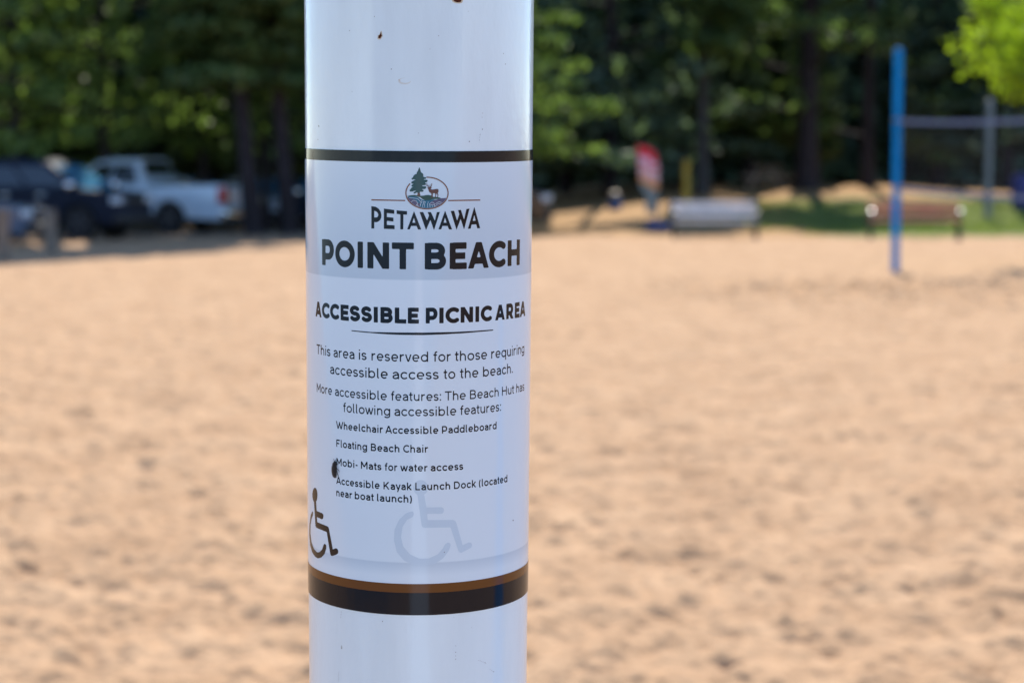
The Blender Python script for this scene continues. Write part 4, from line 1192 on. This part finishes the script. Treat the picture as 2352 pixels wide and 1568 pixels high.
def glyph(ch, w):
    """strokes of a plain geometric sans letter, stem width w (em). -> (list of (kind, pts, w)), ink width, clip(lo,hi)"""
    h = w / 2; Ls = []; lo, hi = -9, 9
    def S_(*pts): Ls.append(('s', list(pts), w))
    def T_(pts, ww=None): Ls.append(('s', list(pts), ww or w))
    def dot(x, y, r): Ls.append(('d', (x, y), r))
    hh = h * .92
    if ch in 'oO':
        H, Wd = (XH, .57) if ch == 'o' else (CAP, .76)
        T_(arc(Wd / 2, H / 2, Wd / 2 - h, H / 2 - h + .008, 0, 360, 40)); return Ls, Wd, lo, hi
    if ch in 'bdqgp':
        Wd = .56; sx = h if ch in 'bp' else Wd - h
        T_(arc(Wd / 2, XH / 2, Wd / 2 - h, XH / 2 - h + .008, 0, 360, 36))
        if ch in 'bd': S_((sx, 0), (sx, ASC))
        elif ch in 'qp': S_((sx, DSC), (sx, XH))
        else:
            T_([(sx, XH), (sx, -.02)] + arc(Wd / 2, -.03, Wd / 2 - h, .17 - h, 0, -150, 16))
        return Ls, Wd, lo, hi
    if ch == 'a':
        Wd = .48; R_ = Wd / 2 - h
        T_(arc(Wd / 2 - .01, XH - h - .17, R_ + .01, .175, 150, 0, 16) + [(Wd - h, 0)])
        T_([(Wd - h, .295), (.21, .295)] + arc(.19, .15, .19 - h, .155 - h + .0, 90, 270, 14) + [(.27, hh - .006), (Wd - h, .12)]); return Ls, Wd, lo, hi
    if ch == 'e':
        Wd = .55
        T_(arc(Wd / 2, XH / 2, Wd / 2 - h, XH / 2 - h + .008, 0, 312, 34)); T_([(h * .8, XH / 2 - .005), (Wd - h * .7, XH / 2 - .005)], w * .92); return Ls, Wd, lo, hi
    if ch == 'c':
        Wd = .51; T_(arc(.28, XH / 2, .28 - h, XH / 2 - h + .008, 40, 320, 30)); return Ls, Wd, lo, hi
    if ch == 'C':
        T_(arc(.37, CAP / 2, .37 - h, CAP / 2 - h + .008, 46, 314, 34)); return Ls, .66, lo, hi
    if ch in 'sS':
        H, Wd = (XH, .43) if ch == 's' else (CAP, .57)
        ry = (H + .012 - w) / 4; rx = Wd / 2 - h; c = Wd / 2
        T_(arc(c, H - h + .006 - ry, rx * .95, ry, 28, 262, 22) + arc(c, h - .006 + ry, rx, ry, 82, -156, 22)); return Ls, Wd, lo, hi
    if ch in 'nhu':
        Wd = .49; R_ = Wd / 2 - h
        if ch == 'u':
            T_([(h, XH), (h, R_ + h * .9)] + arc(Wd / 2, R_ + h * .9, R_, R_, 180, 360, 18) + [(Wd - h, XH)]); S_((Wd - h, 0), (Wd - h, XH))
        else:
            S_((h, 0), (h, XH if ch == 'n' else ASC)); T_([(h, XH - R_ - h)] + arc(Wd / 2, XH - R_ - h + .006, R_, R_, 180, 0, 18) + [(Wd - h, 0)])
        return Ls, Wd, lo, hi
    if ch == 'r':
        S_((h, 0), (h, XH)); T_(arc(.30, .28, .30 - h, XH - .28 - h + .006, 180, 88, 12)); return Ls, .31, lo, hi
    if ch == 'i': S_((h, 0), (h, XH)); Ls.append(('s', [(h, ASC - .09), (h, ASC)], w * 1.05)); return Ls, w, lo, hi
    if ch == 'l': T_([(h, ASC), (h, .09)] + arc(h + .07, .09 , .07, .09 - hh, 180, 275, 8)); return Ls, w + .07, lo, hi
    if ch == 'k': S_((h, 0), (h, ASC)); S_((.44, XH + .02), (.09, .20)); S_((.19, .29), (.47, -.02)); return Ls, .46, 0, ASC if False else 9
    if ch == 't': T_([(.14, .67), (.14, .11)] + arc(.14 + .09, .11, .09, .11 - hh, 180, 285, 8)); S_((0, XH - hh), (.30, XH - hh)); return Ls, .32, lo, hi
    if ch == 'f': T_([(.13, 0), (.13, .57)] + arc(.13 + .11, .57, .11, ASC - .57 - hh + .01, 180, 70, 8)); S_((0, XH - hh), (.28, XH - hh)); return Ls, .30, lo, hi
    if ch == 'v': S_((.03, XH + .05), (.245, -.03)); S_((.46, XH + .05), (.245, -.03)); return Ls, .49, 0, XH
    if ch == 'y': S_((.02, XH + .04), (.26, .0)); S_((.47, XH + .04), (.17, DSC - .04)); return Ls, .49, DSC, XH
    if ch == 'w': S_((.03, XH + .05), (.22, -.03)); S_((.22, -.03), (.40, XH + .0)); S_((.36, XH + .0), (.55, -.03)); S_((.55, -.03), (.74, XH + .05)); return Ls, .77, 0, XH
    if ch == 'W': S_((.03, CAP + .06), (.29, -.04)); S_((.29, -.04), (.53, CAP - .06)); S_((.47, CAP - .06), (.73, -.04)); S_((.73, -.04), (.98, CAP + .06)); return Ls, 1.01, 0, CAP
    if ch == 'I': S_((h, 0), (h, CAP)); return Ls, w, lo, hi
    if ch == 'T': S_((.30, 0), (.30, CAP)); S_((0, CAP - hh), (.60, CAP - hh)); return Ls, .60, lo, hi
    if ch == 'H': S_((h, 0), (h, CAP)); S_((.62 - h, 0), (.62 - h, CAP)); S_((h, CAP / 2 + .01), (.62 - h, CAP / 2 + .01)); return Ls, .62, lo, hi
    if ch == 'E': S_((h, 0), (h, CAP)); S_((h, CAP - hh), (.52, CAP - hh)); S_((h, CAP / 2), (.48, CAP / 2)); S_((h, hh), (.53, hh)); return Ls, .53, lo, hi
    if ch == 'F': S_((h, 0), (h, CAP)); S_((h, CAP - hh), (.52, CAP - hh)); S_((h, CAP / 2 - .01), (.46, CAP / 2 - .01)); return Ls, .52, lo, hi
    if ch == 'L': S_((h, 0), (h, CAP)); S_((h, hh), (.48, hh)); return Ls, .48, lo, hi
    if ch == 'N': S_((h, 0), (h, CAP)); S_((.62 - h, 0), (.62 - h, CAP)); S_((h * .9, CAP + .0), (.62 - h * .9, 0)); return Ls, .62, 0, CAP
    if ch == 'M': S_((h, 0), (h, CAP)); S_((.74 - h, 0), (.74 - h, CAP)); S_((h * .8, CAP), (.37, .20)); S_((.74 - h * .8, CAP), (.37, .20)); return Ls, .74, 0, CAP
    if ch == 'A':
        q = h * 1.05
        S_((q * .7 - .02, -.06), (.345, CAP + .02)); S_((.69 - q * .7 + .02, -.06), (.345, CAP + .02)); S_((.13, .21), (.56, .21)); return Ls, .69, 0, CAP
    if ch == 'K': S_((h, 0), (h, CAP)); S_((.59, CAP + .03), (.11, .27)); S_((.24, .40), (.62, -.03)); return Ls, .62, 0, CAP
    if ch == 'D': S_((h, 0), (h, CAP)); T_([(h, CAP - hh), (.30, CAP - hh)] + arc(.30, CAP / 2, .36 - h, CAP / 2 - hh, 90, -90, 22) + [(h, hh)]); return Ls, .66, lo, hi
    if ch in 'PR':
        mid = .25 if ch == 'P' else .27
        ry = (CAP - mid - w * .0) / 2 - hh / 2
        T_([(h, CAP - hh), (.30, CAP - hh)] + arc(.32, CAP - hh - ry, .24 - h + .0, ry, 90, -90, 16) + [(h, CAP - hh - 2 * ry)]); S_((h, 0), (h, CAP))
        if ch == 'R': S_((.28, .28), (.50 + h * .2, -.04))
        return Ls, .56 if ch == 'P' else .58, 0 if ch == 'R' else lo, hi
    if ch == 'B':
        m_ = CAP * .515; r1 = (CAP - hh - m_) / 2; r2 = (m_ - hh) / 2
        T_([(h, CAP - hh), (.31, CAP - hh)] + arc(.31, m_ + r1, .225 - h * .7, r1, 90, -90, 14) + [(h, m_)]); T_([(h, m_), (.33, m_)] + arc(.33, hh + r2, .26 - h, r2, 90, -90, 14) + [(h, hh)])
        S_((h, 0), (h, CAP)); return Ls, .59, lo, hi
    if ch == '.': dot(w * .6, w * .6, w * .62); return Ls, w * 1.2, lo, hi
    if ch == ':': dot(w * .6, w * .6, w * .62); dot(w * .6, XH - w * .6, w * .62); return Ls, w * 1.2, lo, hi
    if ch == '-': S_((0, .27), (.24, .27)); return Ls, .24, lo, hi
    if ch == '(': T_(arc(.34, .29, .34 - h, .47, 130, 230, 16)); return Ls, .20, lo, hi
    if ch == ')': T_(arc(-.14, .29, .34 - h, .47, 50, -50, 16)); return Ls, .20, lo, hi
    raise KeyError(ch)

SB = {'o': .05, 'O': .05, 'c': .05, 'e': .05, 'd': .05, 'q': .05, 'g': .05, 'b': .07, 'v': .015, 'w': .015, 'y': .015, 'W': .015, 'A': .01, 'T': .03, 't': .03, 'f': .03, 'r': .07, 's': .045, 'S': .045, 'a': .05, 'C': .05, '.': .06, ':': .06}
CACHE = {}
def glyph_mesh(ch, w, cell):
    k = (ch, round(w, 4))
    if k not in CACHE:
        Ls, wd, lo, hi = glyph(ch, w)
        def fn(P):
            d = np.full(len(P), 1e9)
            for kind, pts, ww in Ls:
                if kind == 's': d = np.minimum(d, sd_line(P, pts, ww, False))
                else: d = np.minimum(d, np.hypot(P[:, 0] - pts[0], P[:, 1] - pts[1]) - ww)
            return np.maximum(d, np.maximum(lo - P[:, 1], P[:, 1] - hi))
        V, F = contour(fn, (-.14, wd + .14, -.34, .84), cell)
        CACHE[k] = (V, F, V[:, 0].min(), V[:, 0].max())
    return CACHE[k]

def word(tf, text, xl, xr, ybase, xref, em_px, w, cell=.03):
    """set one word: its ink runs xl..xr in the crop tf, baseline passes (xref, ybase) there"""
    X, Y = tf(np.array([xl, xr, xref]), np.array([ybase] * 3))
    _, zb = img2pole(X[2], Y[2])
    # the baseline is level on the wrapped sheet: find image y of it at each end
    def phi_at(Xp):
        y = Y[2]
        for _ in range(6):
            p_, z_ = img2pole(Xp, y); y -= (zb - z_) * FPX / .97
        return float(img2pole(Xp, y)[0])
    s0, s1 = phi_at(X[0]) * PR, phi_at(X[1]) * PR
    emz = em_px / .97e0 * 0 + em_px                         # em height given in metres
    pen = 0; items = []
    for c in text:
        V, F, a, b_ = glyph_mesh(c, w, cell)
        sb = SB.get(c, .075)
        items.append((V, F, pen + sb - a)); pen += sb * 2 + (b_ - a)
    inkl = min(it[0][:, 0].min() + it[2] for it in items); inkr = max(it[0][:, 0].max() + it[2] for it in items)
    k = (s1 - s0) / (inkr - inkl)
    for V, F, ox in items:
        s_ = s0 + (V[:, 0] + ox - inkl) * k
        lt.add(s_ / PR, zb + V[:, 1] * emz, F, o1, 0)

M_PER_SRC = .971 / (FPX / K)                                # metres on the post's front per photo pixel
def line(tf, words, ybase, xref, em_zoom, w, sc=3.92):
    for t, a, b_ in words: word(tf, t, a, b_, ybase, xref, em_zoom / sc * M_PER_SRC, w)
# beach name, letter by letter
for c, a, b_ in (('P', 222, 337), ('O', 350, 540), ('I', 568, 620), ('N', 663, 875), ('T', 902, 1116), ('B', 1222, 1430), ('E', 1465, 1632), ('A', 1645, 1845), ('C', 1848, 2010), ('H', 2030, 2148)):
    word(Z3, c, a, b_, 1228, 1170, 258 / CAP / 3.92 * M_PER_SRC, .178, .024)
for c, a, b_ in (('A', 158, 215), ('C', 220, 295), ('C', 300, 388), ('E', 402, 482), ('S', 492, 592), ('S', 603, 708), ('I', 725, 765), ('B', 790, 910), ('L', 930, 1042), ('E', 1057, 1165),
                 ('P', 1232, 1347), ('I', 1364, 1406), ('C', 1424, 1557), ('N', 1572, 1693), ('I', 1716, 1752), ('C', 1768, 1877), ('A', 1910, 2002), ('R', 2017, 2087), ('E', 2100, 2147), ('A', 2150, 2202)):
    word(Z5, c, a, b_, 346, 1165, 154 / CAP / 3.92 * M_PER_SRC, .19, .024)
WB = .100
line(Z5, [("This", 168, 302), ("area", 333, 537), ("is", 580, 655), ("reserved", 703, 1255), ("for", 1307, 1477), ("those", 1515, 1830), ("requiring", 1870, 2192)], 721, 1200, 139, WB)
line(Z5, [("accessible", 300, 862), ("access", 908, 1358), ("to", 1405, 1520), ("the", 1565, 1745), ("beach.", 1790, 2080)], 893, 1200, 139, WB)
line(Z5, [("More", 170, 318), ("accessible", 347, 853), ("features:", 893, 1382), ("The", 1418, 1622), ("Beach", 1663, 1943), ("Hut", 1975, 2092), ("has", 2115, 2192)], 1104, 1200, 128, WB)
line(Z5, [("following", 428, 885), ("accessible", 927, 1530), ("features:", 1568, 1965)], 1253, 1200, 130, WB)
WS = .126
line(Z6, [("Wheelchair", 358, 815), ("Accessible", 838, 1355), ("Paddleboard", 1390, 1922)], 212, 1200, 106, WS)
line(Z6, [("Floating", 360, 660), ("Beach", 697, 975), ("Chair", 1012, 1255)], 394, 1200, 106, WS)
line(Z6, [("Mobi-", 362, 567), ("Mats", 600, 800), ("for", 833, 955), ("water", 983, 1250), ("access", 1280, 1597)], 578, 1200, 106, WS)
line(Z6, [("Accessible", 360, 783), ("Kayak", 820, 1095), ("Launch", 1130, 1470), ("Dock", 1507, 1722), ("(located", 1750, 2027)], 762, 1200, 106, WS)
line(Z6, [("near", 360, 515), ("boat", 540, 725), ("launch)", 757, 1097)], 883, 1060, 106, WS)
lt.done("lettering", [INK], stick)

# -------- wheelchair symbols
wc = Decal()
body_p = [(141, 860), (162, 860), (168, 965), (222, 987), (233, 1000), (235, 1020), (229, 1042), (218, 1047), (170, 1025), (174, 1075), (270, 1114), (282, 1122), (288, 1140), (326, 1342), (352, 1330), (370, 1335), (379, 1355), (377, 1380), (360, 1392), (322, 1406), (308, 1402), (300, 1380), (266, 1172), (166, 1130), (156, 1112)]
wheel_p = [(126, 968), (110, 1005), (97, 1100), (95, 1200), (104, 1300), (125, 1372), (150, 1410), (180, 1430), (215, 1420), (245, 1387), (262, 1332), (261, 1300), (246, 1283), (234, 1300), (222, 1340), (198, 1367), (172, 1370), (142, 1337), (118, 1270), (107, 1180), (108, 1100), (118, 1042), (131, 1010), (133, 980)]
wc.img(lambda P: np.minimum(sd_ell(P, (151, 810), 25, 72), np.minimum(sd_poly(P, body_p), sd_poly(P, wheel_p))), (80, 400, 720, 1450), 4, Z6, o1, 0)
w1 = wc.done("wheelchair_symbol", [gloss_mat("dark_symbol_ink", (.022, .017, .015), .14)], stick)
w1["label"] = "small black wheelchair symbol"
wc = Decal()
body_w = [(1150, 800), (1218, 812), (1238, 930), (1385, 928), (1403, 936), (1411, 958), (1403, 983), (1385, 993), (1244, 993), (1252, 1055), (1498, 1053), (1518, 1060), (1530, 1082), (1592, 1300), (1650, 1272), (1675, 1276), (1686, 1298), (1675, 1325), (1580, 1374), (1562, 1372), (1550, 1355), (1473, 1125), (1218, 1130), (1200, 1122), (1192, 1105)]
wheel_w = [(1093, 968), (1040, 987), (972, 1050), (927, 1150), (922, 1250), (950, 1370), (1020, 1450), (1100, 1487), (1200, 1500), (1320, 1482), (1400, 1430), (1458, 1352), (1476, 1300), (1470, 1280), (1448, 1273), (1420, 1290), (1400, 1330), (1350, 1388), (1262, 1430), (1170, 1432), (1080, 1390), (1012, 1312), (990, 1220), (1005, 1122), (1050, 1052), (1108, 1022), (1117, 992), (1108, 972)]
wc.img(lambda P: np.minimum(sd_ell(P, (1182, 738), 72, 75), np.minimum(sd_poly(P, body_w), sd_poly(P, wheel_w))), (900, 1710, 650, 1520), 9, Z6, OFF + .00002, 0)
w2 = wc.done("wheelchair_symbol", [gloss_mat("pale_symbol_ink", (.57, .66, .74), .10)], stick)
w2["label"] = "large pale grey wheelchair symbol"

# -------- rust chips and smear on the paint
def chip(pts, mi_mats, label, halo=True):
    c = Decal(); a = np.asarray(pts, float); ctr = a.mean(0)
    big = (a - ctr) * 1.35 + ctr
    if halo: c.img(lambda P: sd_poly(P, big) - 2, poly_box(big), 3, ZR, .00004, 1)
    c.img(lambda P: sd_poly(P, a) + 2.5 * np.sin(P[:, 0] * .9) * np.sin(P[:, 1] * .8), poly_box(a), 3, ZR, .0001, 0)
    o = c.done("rust_chip", mi_mats, sp)
    return o
M_RUST = mat("rust", (.10, .02, .006), .9, .2, var=.6, scale=900, col2=(.02, .006, .004)); M_HALO = mat("rust_halo", (.58, .46, .32), .6)
chip([(795, 318), (800, 345), (803, 352), (790, 375), (780, 378), (768, 374), (770, 352), (780, 345), (786, 335), (790, 322)], [M_RUST, M_HALO], None)
chip([(1505, -40), (1580, -42), (1583, 0), (1575, 22), (1555, 26), (1530, 24), (1508, 14), (1502, -5)], [M_RUST, M_HALO], None)
c = Decal()
c.img(lambda P: np.maximum(sd_ell(P, (1024, 796), 62, 32), -(sd_ell(P, (1032, 790), 52, 24))), (940, 1110, 750, 840), 4, ZR, .00005, 0)
c.img(lambda P: sd_line(P, [(966, 782), (980, 792)], 5), (950, 1000, 770, 810), 3, ZR, .00008, 1)
c.done("smear", [mat("dried_smear", (.66, .66, .62), .4), M_HALO], sp)

# -------- specks of dirt
c = Decal()
for tf, pts in ((ZR, [(490, 303, 5), (733, 165, 5), (1358, 353, 5), (1273, 483, 4), (897, 679, 6), (1988, 527, 5), (2007, 630, 5), (1656, 1388, 7), (1783, 1268, 6), (1760, 1325, 4), (1785, 1110, 4), (1780, 1150, 4), (183, 1368, 5), (1160, 1305, 4)]),
                (Z6, [(1412, 1367, 6), (2082, 1057, 7)]), (Z7 := crop(750, 1350, 3.92), [(811, 790, 6), (2022, 615, 5), (1523, 1030, 4), (1523, 1092, 5), (1523, 1128, 4), (1523, 1160, 5), (1893, 1283, 5), (1810, 1195, 4), (1678, 850, 3)])):
    for x, y, r in pts:
        c.img(lambda P: np.hypot(P[:, 0] - x, (P[:, 1] - y) * .8) - r * .72, (x - 12, x + 12, y - 12, y + 12), 2.5, tf, OFF + .0002, 0)
for tf, ln, w in ((Z7, [(1740, 1170), (1775, 1180), (1822, 1204)], 2.6), (Z7, [(386, 1285), (381, 1380)], 2.6), (Z7, [(410, 695), (403, 765)], 2.4), (Z7, [(1850, 1255), (1895, 1287)], 2.4),
                 (ZR, [(1762, 1310), (1752, 1395)], 2.6)):
    c.img(lambda P: sd_line(P, ln, w) + 1.1 * np.sin(P[:, 0] * .35 + P[:, 1] * .27), poly_box(ln, 8), 2.5, tf, OFF + .00015, 1)
c.done("dirt_speck", [mat("dirt_speck", (.22, .20, .19), .8), mat("faint_scratch", (.42, .43, .44), .6)], sp)

# -------- beetle
def beetle():
    ZB = crop(800, 1100, 10.456)
    def bp(X, Y):
        x, y = ZB(X, Y); return img2pole(x, y)
    ph0, zz0 = bp(418, 770)
    base = PO + RM @ (pole_pt(np.array(ph0), np.array(zz0), OFF) + np.array([0, 0, Z0]))
    n = RM @ np.array([math.sin(ph0), -math.cos(ph0), 0]); up = ax - n * (ax @ n); up /= np.linalg.norm(up); rt_ = np.cross(up, n)
    root = thing("beetle", tuple(base), "slim dark beetle clinging to the sticker beside the list", "insect")
    root.rotation_euler = Matrix(np.stack([rt_, up, n], 1).tolist()).to_euler()      # local x right, y up the post, z away from it
    u = M_PER_SRC / 10.456
    b = bmesh.new()
    # continuous body: sections along y (tail -> head): y, half width, height
    sec = [(-222, 6, 8, 14), (-212, 26, 22, 22), (-185, 44, 36, 34), (-130, 58, 50, 46), (-50, 66, 58, 54), (40, 68, 60, 56), (100, 66, 56, 54), (118, 58, 50, 50), (130, 54, 48, 50), (165, 56, 50, 48), (192, 50, 42, 44), (204, 36, 32, 40), (224, 34, 28, 34), (238, 18, 16, 28), (244, 5, 6, 24)]
    rings = []
    for y, wx, hz, cz in sec:
        lx = -2 + .03 * y
        rings.append([b.verts.new(((lx + wx * 1.15 * math.cos(t)) * u, y * u, (cz + hz * math.sin(t)) * u)) for t in [2 * math.pi * k / 18 for k in range(18)]])
    for i in range(len(rings) - 1):
        for k in range(18): b.faces.new((rings[i][k], rings[i][(k + 1) % 18], rings[i + 1][(k + 1) % 18], rings[i + 1][k]))
    b.faces.new(rings[0][::-1]); b.faces.new(rings[-1])
    def limb(pts, r0=9., r1=5.):
        q = [(x * u, y * u, z * u) for x, y, z in pts]
        add_tube(b, q, np.linspace(r0 * u, r1 * u, len(q)).tolist(), 7)
    for s in (-1, 1):
        limb([(s * 40, 150, 24), (s * 78, 172, 34), (s * 100, 168, 4), (s * 112, 176, 3)])
        limb([(s * 48, 70, 22), (s * 100, 40, 34), (s * 132, 0, 4), (s * 150, -42, 3)])
        limb([(s * 44, 20, 22), (s * 86, -60, 32), (s * 104, -130, 5), (s * 114, -200, 3)])
        limb([(s * 14, 236, 26), (s * 30, 258, 34), (s * 34, 282, 30), (s * 58, 300, 26)], 6, 4)
    o = link("body", bm_mesh("body", b, True), mat("beetle_shell", (.018, .013, .011), .38, .5, var=.5, scale=900, bump=.5, bscale=2500), root)
beetle()
